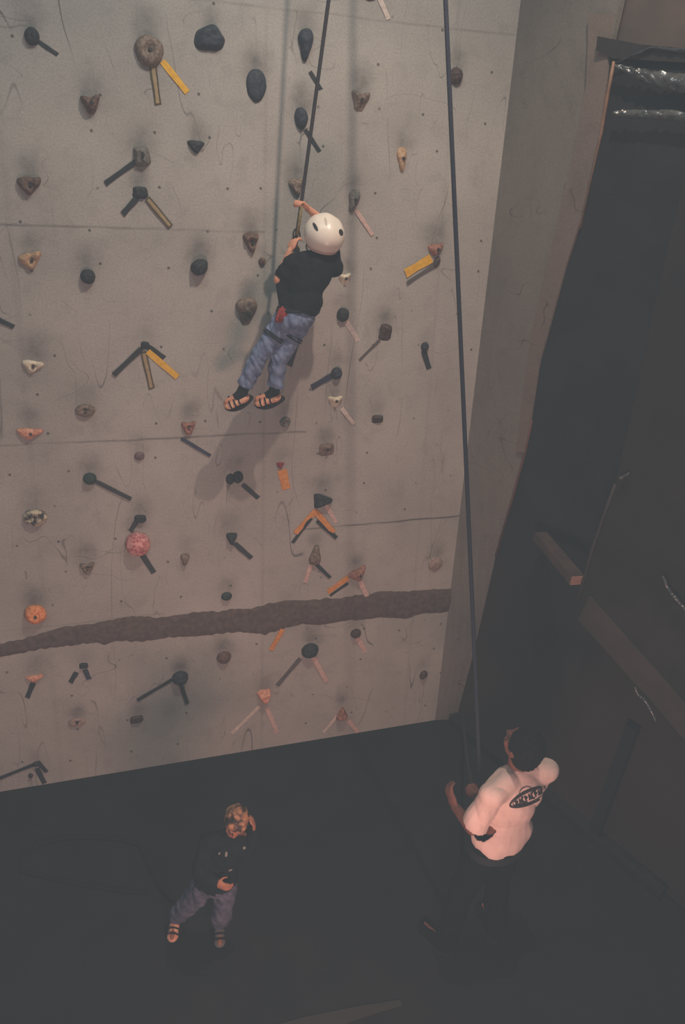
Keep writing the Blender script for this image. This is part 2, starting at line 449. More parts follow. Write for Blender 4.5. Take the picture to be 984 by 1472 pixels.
COL = {
 'black': ((38, 40, 42), (54, 54, 56)), 'blueblack': ((44, 50, 58), (58, 62, 70)), 'green': ((36, 52, 44), (54, 66, 56)),
 'greybrown': ((104, 88, 76), (138, 120, 106)), 'brown': ((84, 66, 56), (118, 92, 78)), 'darkbrown': ((62, 50, 46), (88, 70, 62)),
 'grey': ((98, 94, 88), (124, 118, 110)), 'tan': ((158, 126, 96), (192, 158, 122)), 'white': ((196, 184, 160), (226, 214, 190)),
 'orange': ((206, 118, 72), (236, 160, 104)), 'peach': ((190, 128, 104), (222, 164, 136)), 'pink': ((178, 96, 96), (222, 160, 152)),
 'pinkbrown': ((130, 88, 76), (166, 118, 100)), 'mauve': ((104, 84, 84), (122, 100, 98)), 'red': ((120, 44, 40), (150, 60, 52)),
 'same': ((140, 120, 110), (158, 138, 126)), 'whiteblack': ((52, 50, 48), (200, 186, 160)), 'olive': ((100, 84, 50), (136, 114, 66)),
}
boltm = mat('steel_bolt', (60, 58, 56), (84, 80, 76), rough=.45, metal=.6, scale=80, bump=0)
GH = 'bolted climbing holds on the wall'
HOLDS = [
 (46,53,21,24,'round',0,'black',.9,'','round black hold in the top left corner of the wall',0),
 (213,75,46,44,'egg',.2,'greybrown',.55,'pocket','large grey-brown ring-shaped hold with a deep pocket',1),
 (300,55,47,37,'block',0,'blueblack',.6,'','large chunky angular black hold at top, right of the ring-shaped one',0),
 (130,150,31,28,'wedge',.1,'brown',.9,'dish','brown hold with pale notch casting a pointed shadow, below the top left knob',1),
 (367,124,33,46,'egg',0,'blueblack',.4,'','smooth upright oval blue-black hold near the top',0),
 (281,212,30,19,'tri_down',0,'black',.7,'','small flat-topped dark triangle hold pointing down',0),
 (203,225,25,28,'square',.15,'grey',.9,'','rounded grey hold above a small black block hold',1),
 (201,277,23,17,'square',0,'black',.7,'','small black block hold with a black and a cream tape below',0),
 (43,268,36,30,'arrow',0,'brown',.7,'pocket','brown arrow-head hold with pale rim at the left edge',1),
 (437,66,27,42,'tear',0,'blueblack',.8,'','long black teardrop hold behind the climbing rope',0),
 (431,171,22,31,'egg',.1,'blueblack',.8,'','dark oval hold touching the climbing rope above the climber',0),
 (515,146,32,32,'wedge',-.1,'greybrown',.7,'ledge','bulky grey-brown hold with ledge top right of the climbing rope',1),
 (530,-6,26,14,'egg',0,'brown',.6,'','brown hold cut by the top edge of the picture',0),
 (653,110,21,23,'round',0,'darkbrown',.8,'','round dark hold just right of the belay rope',0),
 (576,230,18,34,'tear',.1,'tan',.6,'dish','narrow upright tan hold, upper right part of the wall',1),
 (425,271,26,28,'tri_down',.2,'greybrown',.6,'','grey-brown hold beside the raised hand of the climber',0),
 (506,289,20,32,'tear',-.2,'grey',.8,'dish','small pale-topped grey hold right above the white helmet',1),
 (360,350,28,32,'tri_down',.1,'brown',.7,'pocket','dark brown heart-shaped hold with pale ring left of the climber',1),
 (376,376,11,12,'round',0,'brown',.8,'','tiny brown foothold under the heart-shaped hold',0),
 (45,375,36,28,'arrow',.2,'tan',.55,'pocket','tan triangular hold with orange centre at the left edge',1),
 (126,397,21,21,'round',0,'black',1.1,'','ball-shaped black hold with pointed shadow below',0),
 (285,384,30,23,'egg',.6,'black',1.3,'','tilted oval black hold casting a long shadow',0),
 (624,359,26,20,'arrow',.1,'pinkbrown',.7,'','pink-brown hold above the short yellow tape',1),
 (626,377,11,18,'egg',-.5,'darkbrown',.7,'','small dark hold under the pink-brown one right of the wall',0),
 (352,448,36,42,'tear',0,'greybrown',.9,'ledge','big tan-topped bulging hold left of the climber knees',0),
 (494,401,22,20,'wedge',.1,'white',.7,'ledge','small white-topped hold right of the black shirt',1),
 (491,452,19,20,'round',0,'black',.9,'','round black hold with a short white tape, right of the climber hips',0),
 (552,478,21,26,'square',-.1,'darkbrown',.8,'ledge','dark brown square hold with thin grey tape leading down left',0),
 (609,498,12,13,'round',0,'black',.9,'','tiny black hold with short black tape, right part of the wall',0),
 (482,536,17,18,'round',0,'blueblack',.9,'','round black hold with dark blue tape below the climber',0),
 (47,527,32,22,'arrow',-.2,'white',.55,'pocket','cream hold with hollow middle at the left edge',1),
 (208,496,13,11,'square',0,'black',.8,'','tiny black hold at the top of a fan of four tapes',0),
 (122,590,32,20,'egg',0,'greybrown',.6,'pocket','flat greyish brown hold with hollow centre, left part',1),
 (270,614,24,22,'wedge',0,'pinkbrown',.6,'pocket','orange-brown hold with dark hole above a thin navy tape',1),
 (43,623,40,20,'arrow',-.1,'peach',.6,'','long bright peach hold at the left edge',1),
 (200,655,15,13,'round',0,'mauve',.6,'','small mauve grey hold alone in the middle left',0),
 (480,576,26,20,'wedge',0,'white',.8,'ledge','white-lipped hold with a chalky white tape below the climber',1),
 (541,602,19,13,'square',0,'darkbrown',1.1,'ledge','small dark brown hold with shadow below, right of the white-lipped one',0),
 (409,606,17,16,'round',0,'grey',.6,'ring','faint grey ring hold below the climber sandals',0),
 (468,646,25,21,'square',.1,'greybrown',.6,'ledge','square grey-brown hold with pale upper edge, below the white-lipped one',1),
 (129,687,19,18,'round',0,'green',.9,'','dark green round hold with a long black tape',0),
 (330,688,15,17,'egg',0,'black',.8,'','left half of the paired black holds below the climber shadow',0),
 (341,685,16,18,'round',0,'black',.8,'pocket','right half of the paired black holds, with a tape below',0),
 (402,669,14,11,'tri_down',0,'red',.7,'','tiny dark red hold above an orange tape flag',0),
 (463,718,31,26,'tri_right',0,'black',.7,'','black triangle hold pointing right over crossed yellow tapes',0),
 (50,743,37,27,'egg',0,'whiteblack',.6,'pocket','mottled black and cream hold at the left edge',1),
 (201,745,18,13,'square',0,'black',.8,'','small black hold just above the pink ball hold',0),
 (197,779,36,37,'round',0,'pink',.8,'','big round pink hold mottled with white',0),
 (332,774,19,22,'tri_down',0,'black',.8,'','small black hold with black tape, left of the yellow crossed tapes',0),
 (265,803,15,20,'tear',0,'greybrown',.8,'dish','small pale-topped hold right of the pink ball hold',0),
 (125,815,24,20,'wedge',0,'greybrown',.6,'pocket','grey-brown hollow hold, low left above the filler band',1),
 (325,856,16,13,'round',0,'green',.8,'','small dark oval hold just above the filler band',0),
 (452,796,21,32,'tear',3.1,'greybrown',.7,'','upright grey-brown hold with pink and black tapes below',0),
 (513,824,30,22,'arrow',.4,'pinkbrown',.7,'','orange-brown hold just above the filler band with orange tape',1),
 (624,810,25,21,'egg',0,'same',.35,'dish','faint wall-coloured hold near the right edge of the wall',0),
 (50,881,35,31,'egg',-.4,'orange',.7,'','bright orange rounded hold above the left end of the filler band',1),
 (321,944,24,21,'egg',.3,'brown',.55,'','oval brown hold just under the filler band',0),
 (444,933,26,24,'round',0,'black',.7,'','largest round black hold below the filler band',0),
 (510,909,16,15,'round',0,'darkbrown',.8,'','small dark brown hold with a pink tape below the filler band',0),
 (607,969,13,15,'egg',-.5,'darkbrown',.7,'','small dark hold near the lower right corner of the wall',0),
 (50,974,27,14,'arrow',0,'peach',.7,'','small peach hold with short black tape, low left',0),
 (120,956,13,10,'square',0,'black',.8,'','tiny black hold over two very short black tapes',0),
 (258,972,24,22,'round',0,'black',.8,'','round black hold low on the wall with two long dark tapes',0),
 (110,1037,27,15,'egg',0,'same',.5,'pocket','faint pinkish hollow hold low on the left',1),
 (196,1033,20,13,'square',.1,'darkbrown',.6,'','small dark flat hold in the lowest part of the wall',0),
 (379,1000,25,28,'tri_down',.1,'peach',.7,'','ribbed peach hold above two pale tapes low on the wall',0),
 (490,1023,22,24,'tri_down',3.1,'pinkbrown',.7,'','pink-brown hold above two short pale tapes nearest the floor',0),
 (52,1097,10,9,'round',0,'black',.8,'','tiny black hold at the lowest left tape fan',0),
 (44,1114,7,8,'round',0,'black',.8,'','tiny black dot hold under the lowest left tape fan',0),
]
for i, (x, y, w, h, kind, rot, col, pr, feat, lab, bolt) in enumerate(HOLDS):
    s = scale_at(x, y); W_, H_ = w * s, h * s
    d = min(W_, H_) * pr * .62
    p = loc_w(x, y - 0.0)
    # the view looks down on the wall: raise the foot of the hold by what its bulk sinks in the view
    v = (Pw(x, y) - CAM).normalized(); vv = MWI.to_3x3() @ v
    p2 = Vector((p.x + vv.x / vv.z * d * -.35 * -1, p.y + vv.y / vv.z * d * .35, 0))
    p2 = Vector((p.x + (vv.x / vv.z) * d * .35, p.y + (vv.y / vv.z) * d * .35, 0)) - Vector((0, 0, 0))
    p2.x = p.x - (vv.x / vv.z) * d * .35; p2.y = p.y - (vv.y / vv.z) * d * .35
    c1, c2 = COL[col]
    m = gm('hold_' + col, c1, c2, rough=.7, scale=55 if 'white' not in col else 28, bump=.35, spec=.3, dist=.004, contrast=(.4, .6))
    o = bm_obj('climbing_hold', hold_mesh(kind, W_, H_, d, rot, i * 3.17, feat), m)
    T = MW @ Matrix.Translation((p2.x, p2.y, -.001))
    o.matrix_world = T
    tag(o, lab, 'climbing hold', GH)
    if bolt:
        bb = bmesh.new(); r = .011
        bmesh.ops.create_cone(bb, cap_ends=True, segments=6, radius1=r, radius2=r * .85, depth=.012, matrix=Matrix.Translation((0, 0, 0)))
        b = bm_obj('bolt', bb, boltm, parent=o, smooth=False)
        zc = max(v.co.z for v in o.data.vertices if (v.co.x - .05 * W_ / 2) ** 2 + (v.co.y - .1 * H_ / 2) ** 2 < (.12 * W_) ** 2 + 1e-5)
        b.location = (.03 * W_, .05 * H_, zc + .002)

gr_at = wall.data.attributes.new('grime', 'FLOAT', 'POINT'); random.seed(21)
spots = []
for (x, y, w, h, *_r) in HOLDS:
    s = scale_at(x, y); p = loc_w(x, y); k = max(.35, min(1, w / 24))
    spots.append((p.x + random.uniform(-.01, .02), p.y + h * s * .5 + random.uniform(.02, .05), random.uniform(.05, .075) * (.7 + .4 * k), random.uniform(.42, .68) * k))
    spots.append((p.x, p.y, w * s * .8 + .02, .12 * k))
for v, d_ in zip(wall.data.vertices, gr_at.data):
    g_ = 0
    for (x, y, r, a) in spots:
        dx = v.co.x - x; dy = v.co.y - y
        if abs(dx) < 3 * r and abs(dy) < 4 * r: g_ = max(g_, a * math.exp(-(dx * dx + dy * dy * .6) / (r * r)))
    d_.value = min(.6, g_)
# ================================================================== TAPES
TC = {'black': ((36, 38, 40), (48, 50, 52)), 'navy': ((40, 44, 62), (54, 58, 78)), 'yellow': ((214, 160, 40), (232, 180, 60)), 'orange': ((198, 128, 62), (220, 150, 84)),
      'white': ((190, 172, 160), (214, 198, 186)), 'pink': ((190, 158, 148), (206, 176, 164)), 'cream': ((146, 126, 92), (166, 144, 108)), 'grey': ((86, 80, 76), (98, 92, 88)),
      'olive': ((72, 62, 44), (88, 76, 54))}
GT = 'tape strips marking routes on the wall'
TAPES = [
 (55,60,83,79,6,'black','black tape strip leading down right from the top left corner hold'),
 (219,92,227,151,10,'cream','cream dark-edged tape hanging from the large ring-shaped hold'),
 (233,88,269,133,9,'yellow','yellow tape slanting down right from the large ring-shaped hold'),
 (194,233,151,264,7,'black','black tape slanting down left from the rounded grey hold'),
 (197,284,176,308,8,'black','short black tape going down left from the black block hold'),
 (211,285,245,326,9,'cream','cream dark-edged tape going down right from the black block hold'),
 (445,103,461,129,6,'black','dark tape below the long teardrop hold'),
 (438,186,459,218,6,'black','dark tape below the oval hold on the climbing rope'),
 (544,-4,558,28,7,'white','white tape at the top edge of the wall'),
 (511,302,535,338,6,'pink','pale pink tape slanting down right beside the white helmet'),
 (619,371,582,393,12,'yellow','short broad yellow tape on the right part of the wall'),
 (622,382,584,407,5,'grey','thin grey tape just under the short broad yellow one'),
 (497,461,514,490,7,'white','white tape below the round black hold beside the climber hips'),
 (545,489,516,518,4,'grey','thin grey tape slanting down left from the square dark hold'),
 (608,504,616,530,8,'black','short upright black tape on the right part of the wall'),
 (-12,455,20,470,7,'black','black tape end coming in from the left edge of the picture'),
 (476,540,447,557,8,'navy','dark blue tape slanting down left, below right of the climber'),
 (203,501,163,539,7,'black','black tape slanting down left in the fan of four tapes'),
 (212,498,236,515,8,'black','short black tape above the yellow one in the fan of four'),
 (206,506,218,559,9,'cream','cream dark-edged tape in the middle of the fan of four'),
 (212,505,255,542,9,'yellow','yellow tape in the fan of four tapes'),
 (260,630,302,655,5,'navy','thin navy tape slanting down right left of the climber shadow'),
 (490,586,508,609,6,'white','chalky white tape below the white-lipped hold'),
 (136,691,188,717,6,'black','long black tape running down right from the dark green hold'),
 (348,696,371,716,7,'black','black tape running down right from the paired black holds'),
 (405,675,411,703,13,'orange','orange tape flag below the tiny dark red hold'),
 (447,744,420,780,5,'black','black left leg of the crossed tapes under the triangle hold'),
 (454,733,424,766,8,'orange','orange-yellow left leg of the crossed tapes under the triangle hold'),
 (455,748,483,773,6,'black','black right leg of the crossed tapes under the triangle hold'),
 (453,735,479,765,8,'orange','orange-yellow right leg of the crossed tapes under the triangle hold'),
 (468,726,483,751,6,'pink','pink tape just under the tip of the triangle hold'),
 (197,748,187,764,7,'black','very short black tape between small black hold and pink ball'),
 (202,794,221,823,8,'black','black tape below the pink ball hold'),
 (337,781,361,802,7,'black','black tape running down right from the small triangular black hold'),
 (446,811,438,837,6,'pink','pink tape under the upright grey-brown hold'),
 (454,811,474,830,5,'black','black tape under the upright grey-brown hold'),
 (500,838,474,856,4,'black','thin black tape tucked under the orange one above the band'),
 (500,830,471,851,8,'orange','orange tape just above the filler band'),
 (517,835,527,857,7,'pink','pink tape just above the filler band'),
 (406,904,389,934,7,'orange','orange tape just below the filler band'),
 (431,946,398,985,6,'grey','dark grey tape slanting down left from the largest round black hold'),
 (449,943,469,979,7,'pink','pinkish tape slanting down right from the largest round black hold'),
 (513,917,525,937,7,'pink','pink tape under the small dark brown hold below the band'),
 (48,981,39,1003,7,'black','short black tape under the small peach hold'),
 (110,966,101,981,7,'black','left one of two very short black tapes low on the left'),
 (122,962,128,976,7,'navy','right one of two very short dark tapes low on the left'),
 (248,976,197,1006,5,'black','long dark tape slanting down left from the low round black hold'),
 (259,982,269,1011,6,'black','short dark tape going down right from the low round black hold'),
 (373,1015,333,1054,5,'white','pale tape slanting down left from the ribbed peach hold'),
 (383,1017,398,1053,6,'pink','pale pink tape slanting down right from the ribbed peach hold'),
 (484,1029,464,1053,5,'white','pale tape slanting down left nearest the floor'),
 (500,1035,514,1052,6,'pink','pink tape slanting down right nearest the floor'),
 (50,1098,-8,1121,5,'black','long black tape running left out of the picture near the floor'),
 (54,1094,67,1109,6,'black','upper short black tape of the lowest left fan'),
 (53,1104,64,1126,7,'black','lower short black tape of the lowest left fan'),
 (441,448,415,526,9,'black','long black tape slanting down left behind the climber hips'),
]
def tape_mesh(a, b, w, th, z0):
    bm = bmesh.new(); d = b - a; L = d.length; d = d / L; q = Vector((-d.y, d.x, 0)); n = 9; top = []; bot = []
    for i in range(n):
        t = i / (n - 1); ww = w * (.5 + .03 * math.sin(7 * t + a.x * 9)); c = a + d * L * t
        e0 = d * (.003 * math.sin(a.y * 40) if i == n - 1 else 0); e1 = -e0
        z = z0 + th + .0012 * math.sin(t * 5 + a.x * 20)
        top.append([bm.verts.new(c + q * ww + e0 + Vector((0, 0, z))), bm.verts.new(c + Vector((0, 0, z + .0006))), bm.verts.new(c - q * ww + e1 + Vector((0, 0, z)))])
        bot.append([bm.verts.new(c + q * ww + e0 + Vector((0, 0, z0))), bm.verts.new(c - q * ww + e1 + Vector((0, 0, z0)))])
    for i in range(n - 1):
        A, B, a_, b_ = top[i], top[i + 1], bot[i], bot[i + 1]
        bm.faces.new((A[0], B[0], B[1], A[1])); bm.faces.new((A[1], B[1], B[2], A[2]))
        bm.faces.new((a_[0], b_[0], B[0], A[0])); bm.faces.new((A[2], B[2], b_[1], a_[1])); bm.faces.new((a_[0], a_[1], b_[1], b_[0]))
    bm.faces.new((top[0][0], top[0][1], top[0][2], bot[0][1], bot[0][0])); bm.faces.new((top[-1][0], bot[-1][0], bot[-1][1], top[-1][2], top[-1][1]))
    return bm
for i, (x0, y0, x1, y1, w, col, lab) in enumerate(TAPES):
    z = .0015 + .0012 * (i % 6)
    a, b = loc_w(x0, y0), loc_w(x1, y1); a.z = b.z = 0; wd = w * scale_at(x0, y0); mid = (a + b) / 2
    two = col == 'cream'
    tm = gm('tape_' + ('olive' if two else col), *TC['olive' if two else col], rough=.6, scale=40, bump=.1, spec=.3)
    if 840 < y0 < 900: z += .014
    o = bm_obj('tape_strip', tape_mesh(a - mid, b - mid, wd, .0015, z), tm, smooth=False)
    o.matrix_world = MW @ Matrix.Translation(mid)
    tag(o, lab, 'tape', GT)
    if two:
        d = (b - a).normalized() * wd * .22
        bm_obj('tape_centre', tape_mesh(a - mid + d, b - mid - d, wd * .5, .001, z + .003), gm('tape_cream', *TC['cream'], rough=.6, scale=40, bump=.1), parent=o, smooth=False)

# ================================================================== PEOPLE
def lerp(a, b, t): return a.lerp(b, t)
def basis(up, fwd):
    u = up.normalized(); f = (fwd - u * fwd.dot(u)).normalized(); return f.cross(u).normalized(), f, u    # right, forward, up
def head_prims(c, R, Fd, U, s):
    """s = head height"""
    k = s / .22
    P = [('e', c + U * .012 * k - Fd * .008 * k, [R * .076 * k, Fd * .094 * k, U * .100 * k]),
         ('e', c - U * .045 * k + Fd * .030 * k, [R * .056 * k, Fd * .062 * k, U * .066 * k]),
         ('e', c - U * .083 * k + Fd * .066 * k, [R * .026 * k, Fd * .020 * k, U * .018 * k]),
         ('c', c + U * .012 * k + Fd * .088 * k, c - U * .022 * k + Fd * .104 * k, .008 * k, .013 * k),
         ('c', c + U * .022 * k + Fd * .082 * k + R * .03 * k, c + U * .022 * k + Fd * .082 * k - R * .03 * k, .010 * k, .010 * k),
         ('c', c - U * .052 * k + Fd * .084 * k + R * .018 * k, c - U * .052 * k + Fd * .084 * k - R * .018 * k, .010 * k, .010 * k)]
    for sg in (-1, 1):
        P.append(('e', c - U * .008 * k + R * sg * .078 * k - Fd * .008 * k, [R * .009 * k, Fd * .018 * k, U * .030 * k]))
        P.append(('e', c - U * .028 * k + R * sg * .042 * k + Fd * .058 * k, [R * .022 * k, Fd * .022 * k, U * .022 * k]))
    return P
def face_parts(c, R, Fd, U, s, parent, iris='brown'):
    k = s / .22
    for sg in (-1, 1):
        bm = bmesh.new(); add_ell(bm, c + U * .002 * k + Fd * .083 * k + R * sg * .031 * k, [R * .013 * k, Fd * .010 * k, U * .008 * k])
        add_ell(bm, c + U * .002 * k + Fd * .091 * k + R * sg * .031 * k, [R * .006 * k, Fd * .004 * k, U * .006 * k])
        rebase(bm_obj('eye', bm, gm('eye_dark', (50, 40, 36), (90, 76, 70), rough=.3, scale=60, bump=0)), parent)
    bm = bmesh.new(); add_ell(bm, c - U * .052 * k + Fd * .094 * k, [R * .024 * k, Fd * .004 * k, U * .006 * k])
    rebase(bm_obj('mouth', bm, gm('lips', (150, 84, 76), rough=.5, scale=50, bump=0)), parent)
def hand_prims(wr, d, side, pn, s=1.0, curl=.6, thumb=1):
    """wr wrist, d direction of palm, side = direction towards thumb, pn = palm normal (towards which fingers curl)"""
    d = d.normalized(); pn = (pn - d * pn.dot(d)).normalized(); side = d.cross(pn) * thumb
    P = [('e', wr + d * .045 * s, [d * .052 * s, side * .040 * s, pn * .017 * s]), ('e', wr + d * .062 * s, [d * .034 * s, side * .041 * s, pn * .014 * s])]
    for i, (ln, off) in enumerate(((.072, .031), (.080, .011), (.074, -.010), (.060, -.029))):
        p = wr + d * .082 * s + side * off * s; dd = (d + side * off * 2.2).normalized()
        for j in range(3):
            a = curl * (.45 + j * .75); q = (dd * math.cos(a) + pn * math.sin(a)).normalized()
            e = p + q * ln * s * (.42, .33, .27)[j]; P.append(('c', p, e, (.0095, .0088, .008)[j] * s, (.0088, .008, .0072)[j] * s)); p = e
    p = wr + d * .022 * s + side * .030 * s
    q = (d * .55 + side * .75 + pn * .45).normalized(); e = p + q * .042 * s; P.append(('c', p, e, .013 * s, .0105 * s))
    q2 = (d * .8 + side * .2 + pn * (.3 + .4 * curl)).normalized(); P.append(('c', e, e + q2 * .032 * s, .0105 * s, .009 * s))
    return P

skinm = mat('skin', (206, 142, 112), (220, 158, 128), rough=.55, scale=20, bump=.05, spec=.3)
def limb(P, a, b, r0, r1, infl=0): P.append(('c', a, b, r0 + infl, r1 + infl))

def make_person(name, label, J, k, hd, mats, skin, root_loc, vox=.0055, extra=None):
    """J joints (world): sl sr el er wl wr hl hr kl kr al ar  neck head pelvis chest ; k body scale (1 = adult)"""
    root = empty(name, root_loc); tag(root, label, 'person')
    R, Fd, U = basis(J['neck'] - J['pelvis'], J['fwd'])
    sp = J['neck'] - J['pelvis']; sh = (J['sr'] - J['sl']).normalized()
    # make R follow the shoulders
    f2 = U.cross(sh) ; f2 = f2 if f2.dot(J['fwd']) > 0 else -f2; f2.normalize()
    tw = (J['sr'] - J['sl']).length / 2
    def torso(i=0.0):
        c = lerp(J['pelvis'], J['neck'], .68) - f2 * .01 * k
        hips = (J['hr'] - J['hl']).normalized()
        return [('e', c, [sh * (tw * .86 + i), f2 * (.115 * k + i), U * (sp.length * .40 + i)]),
             ('e', lerp(J['pelvis'], J['neck'], .36), [sh * (.135 * k + i), f2 * (.100 * k + i), U * (sp.length * .34 + i)]),
             ('e', J['pelvis'], [hips * (.165 * k + i), f2 * (.115 * k + i), U * (.125 * k + i)]),
             ('c', J['sl'], lerp(J['neck'], J['sl'], .18), .060 * k + i, .058 * k + i), ('c', J['sr'], lerp(J['neck'], J['sr'], .18), .060 * k + i, .058 * k + i)]
    hR, hF, hU = basis(J['hup'], J['hfwd'])
    B = torso() + head_prims(J['head'], hR, hF, hU, hd) + [('c', J['neck'] - U * .02 * k, J['head'] - hU * hd * .25, .056 * k, .052 * k)]
    for s in 'lr':
        limb(B, J['s' + s], J['e' + s], .050 * k, .039 * k); limb(B, J['e' + s], J['w' + s], .040 * k, .026 * k)
        limb(B, J['h' + s], J['k' + s], .082 * k, .055 * k); limb(B, J['k' + s], lerp(J['k' + s], J['a' + s], .3), .054 * k, .058 * k); limb(B, lerp(J['k' + s], J['a' + s], .3), J['a' + s], .058 * k, .036 * k)
        hs = J['hand' + s]; B += hand_prims(J['w' + s], hs[0], None, hs[1], hs[2], hs[3], hs[4])
    for s in 'lr':
        a, t = J['a' + s], J['t' + s]; B += [('c', a - UPF(J, s) * .03 * k, t, .034 * k * J.get('fr', 1), .024 * k * J.get('fr', 1))]
    body = remesh('body', B, vox, skin, root, smooth=3)
    face_parts(J['head'], hR, hF, hU, hd, root)
    return root, torso, (R, f2, U, sh), (hR, hF, hU), body
def UPF(J, s): return Vector((0, 0, 1))

# ---------------- climber (a child hanging on the rope, back to us)
kc = .74
def Q(x, y, o): return Pw(x, y, o)
JC = dict(
 neck=Q(456, 372, .40), pelvis=Q(424, 458, .44), head=Q(464, 344, .40), fwd=-NW - DH * .1,
 sl=Q(419, 380, .40), sr=Q(480, 384, .40), el=Q(400, 402, .38), wl=Q(417, 360, .37), er=Q(470, 322, .26), wr=Q(442, 300, .33),
 hl=Q(406, 464, .42), hr=Q(431, 464, .42), kl=Q(372, 512, .40), kr=Q(401, 516, .41), al=Q(348, 563, .36), ar=Q(394, 562, .37),
 tl=Q(326, 577, .33), tr=Q(370, 573, .33))
rope_top_l = Q(433, 290, .36)
JC['hup'] = UW * .95 + NW * .30 + DH * .10; JC['hfwd'] = -NW + DH * .05 + UW * .2
dl = (Q(424, 342, .37) - JC['wl']); dr = (Q(433, 290, .36) - JC['wr'])
JC['handl'] = (dl, DH * .9 - NW * .4, .78, 1.15, 1); JC['handr'] = (dr, -DH * .3 - UW * .9, .78, 1.15, -1)
climber, torsoC, (RC, FC, UC, SC), (hR, hF, hU), bodyC = make_person('person',
   'child in white helmet, black shirt and blue jeans hanging on the rope', JC, kc, .195, None, skinm, JC['pelvis'])
# shirt
blackm = mat('black_cotton', (16, 18, 20), (26, 28, 30), rough=.9, scale=25, bump=.4, dist=.01, spec=.1)
P = torsoC(.014)
P = P[:2] + P[3:] + [('e', lerp(JC['pelvis'], JC['neck'], .22), [SC * .134, FC * .120, UC * .12]), ('c', Q(407, 402, .38), Q(409, 432, .40), .042, .040)]
for s in 'lr': limb(P, JC['s' + s], lerp(JC['s' + s], JC['e' + s], .6 if s == 'l' else .6), .048, .050)
remesh('shirt', P, .006, blackm, climber, smooth=4, wrinkle=.006, cuts=[(lerp(JC['pelvis'], JC['neck'], .10), -UC, .35), (lerp(JC['neck'], JC['head'], .45), UC, .07)])
# jeans
jeanm = mat('blue_denim', (92, 104, 134), (132, 142, 168), rough=.9, scale=22, bump=.5, dist=.008, spec=.1, contrast=(.3, .7))
P = [('e', JC['pelvis'], [SC * .124, FC * .100, UC * .098])]
for s in 'lr':
    limb(P, JC['h' + s], JC['k' + s], .069, .054); limb(P, JC['k' + s], lerp(JC['k' + s], JC['a' + s], .86), .054, .050)
cuts = []
for s in 'lr': cuts.append((lerp(JC['k' + s], JC['a' + s], .84), (JC['a' + s] - JC['k' + s]).normalized(), .12))
remesh('jeans', P, .006, jeanm, climber, smooth=3, wrinkle=.010, cuts=cuts, wscale=22)
sockm = mat('black_sock', (24, 25, 27), rough=.9, scale=60, bump=.2)
sandm = mat('peach_sandal', (214, 150, 118), (232, 184, 150), rough=.6, scale=40, bump=.1, contrast=(.45, .55))
solem = mat('dark_sole', (34, 30, 30), rough=.8, scale=40, bump=.1)
def shoe(parent, a, t, k, upv, m_up, m_sole, m_strap, names=('sandal', 'sole', 'strap'), w=.038):
    d = (t - a); heel = a - d.normalized() * .022 * k / .74; d = (t - heel); L = d.length; d.normalize()
    up = (upv - d * upv.dot(d)).normalized(); sd = d.cross(up)
    h0 = heel - up * .030 * k / .74; 
    prims = [('e', h0 + d * L * .16 + up * .018, [d * .040 * k / .74, sd * w * .85, up * .030 * max(1, w / .045)]),
             ('e', h0 + d * L * .50 + up * .016, [d * .075 * k / .74, sd * w * .9, up * .027 * max(1, w / .045)]),
             ('e', h0 + d * L * .86 + up * .012, [d * .050 * k / .74, sd * w, up * .024 * max(1, w / .045)])]
    so = remesh(names[0], prims, .005, m_up, parent, smooth=2)
    bm = bmesh.new(); n = 28; top = []; 
    pts = []
    for i in range(n):
        a_ = 2 * PI * i / n; x = math.cos(a_); y = math.sin(a_)
        pts.append(h0 + d * (L * .5 + x * (L * .5 + .035 * k / .74)) + sd * y * w * (1.05 + .18 * x - .18 * math.cos(2 * a_)) - up * .004)
    add_prism(bm, pts, -up * .014)
    s1 = bm_obj(names[1], bm, m_sole, smooth=False); s1.data.transform(Matrix.Translation(-parent.location)); s1.data.transform(Matrix.Translation(-Vector((0, 0, 0)))); s1.parent = so
    if m_strap:
        for q in (.38, .62, .86):
            bm = bmesh.new(); c = h0 + d * L * q + up * .012
            add_tube(bm, [c + sd * math.cos(a2) * w * 1.02 + up * math.sin(a2) * .033 for a2 in [PI * j / 10 for j in range(11)]], .005, 6)
            s2 = bm_obj(names[2], bm, m_strap); s2.data.transform(Matrix.Translation(-parent.location)); s2.parent = so
    return so
for s in 'lr':
    remesh('sock', [('c', lerp(JC['k' + s], JC['a' + s], .78), JC['a' + s], .034, .036), ('c', JC['a' + s] - UW * .012, lerp(JC['a' + s], JC['t' + s], .3) - UW * .01, .034, .030)], .006, sockm, climber)
    shoe(climber, JC['a' + s] - UW * .03, JC['t' + s] - UW * .005, kc, UW * .8 + NW * .6, sandm, solem, sockm, w=.045)
# harness
redm = mat('red_webbing', (128, 38, 34), (150, 52, 44), rough=.7, scale=60, bump=.1)
bkm = mat('black_webbing', (26, 27, 30), rough=.7, scale=60, bump=.1)
def ring_pts(c, a, b, n=32): return [c + a * math.cos(2 * PI * i / n) + b * math.sin(2 * PI * i / n) for i in range(n + 1)]
hb = JC['pelvis'] + UC * .055
bm = bmesh.new()
for dz in (-.012, 0, .012): add_tube(bm, ring_pts(hb + UC * dz, SC * .124, FC * .104), .008, 8, cap=False)
har = rebase(bm_obj('harness_belt', bm, gm('belt_black', (26, 27, 30), rough=.7, scale=60, bump=.1)), climber)
for s in 'lr':
    c = lerp(JC['h' + s], JC['k' + s], .38); u, v, w = frame(JC['k' + s] - JC['h' + s]); bm = bmesh.new()
    for dz in (-.008, .008): add_tube(bm, ring_pts(c + w * dz, u * .066, v * .066, 24), .005, 6, cap=False)
    rebase(bm_obj('leg_loop', bm, bkm), climber)
bm = bmesh.new(); add_box(bm, (0, 0, 0), (.07, .10, .04)); bmesh.ops.bevel(bm, geom=bm.edges[:], offset=.012, segments=2, affect='EDGES')
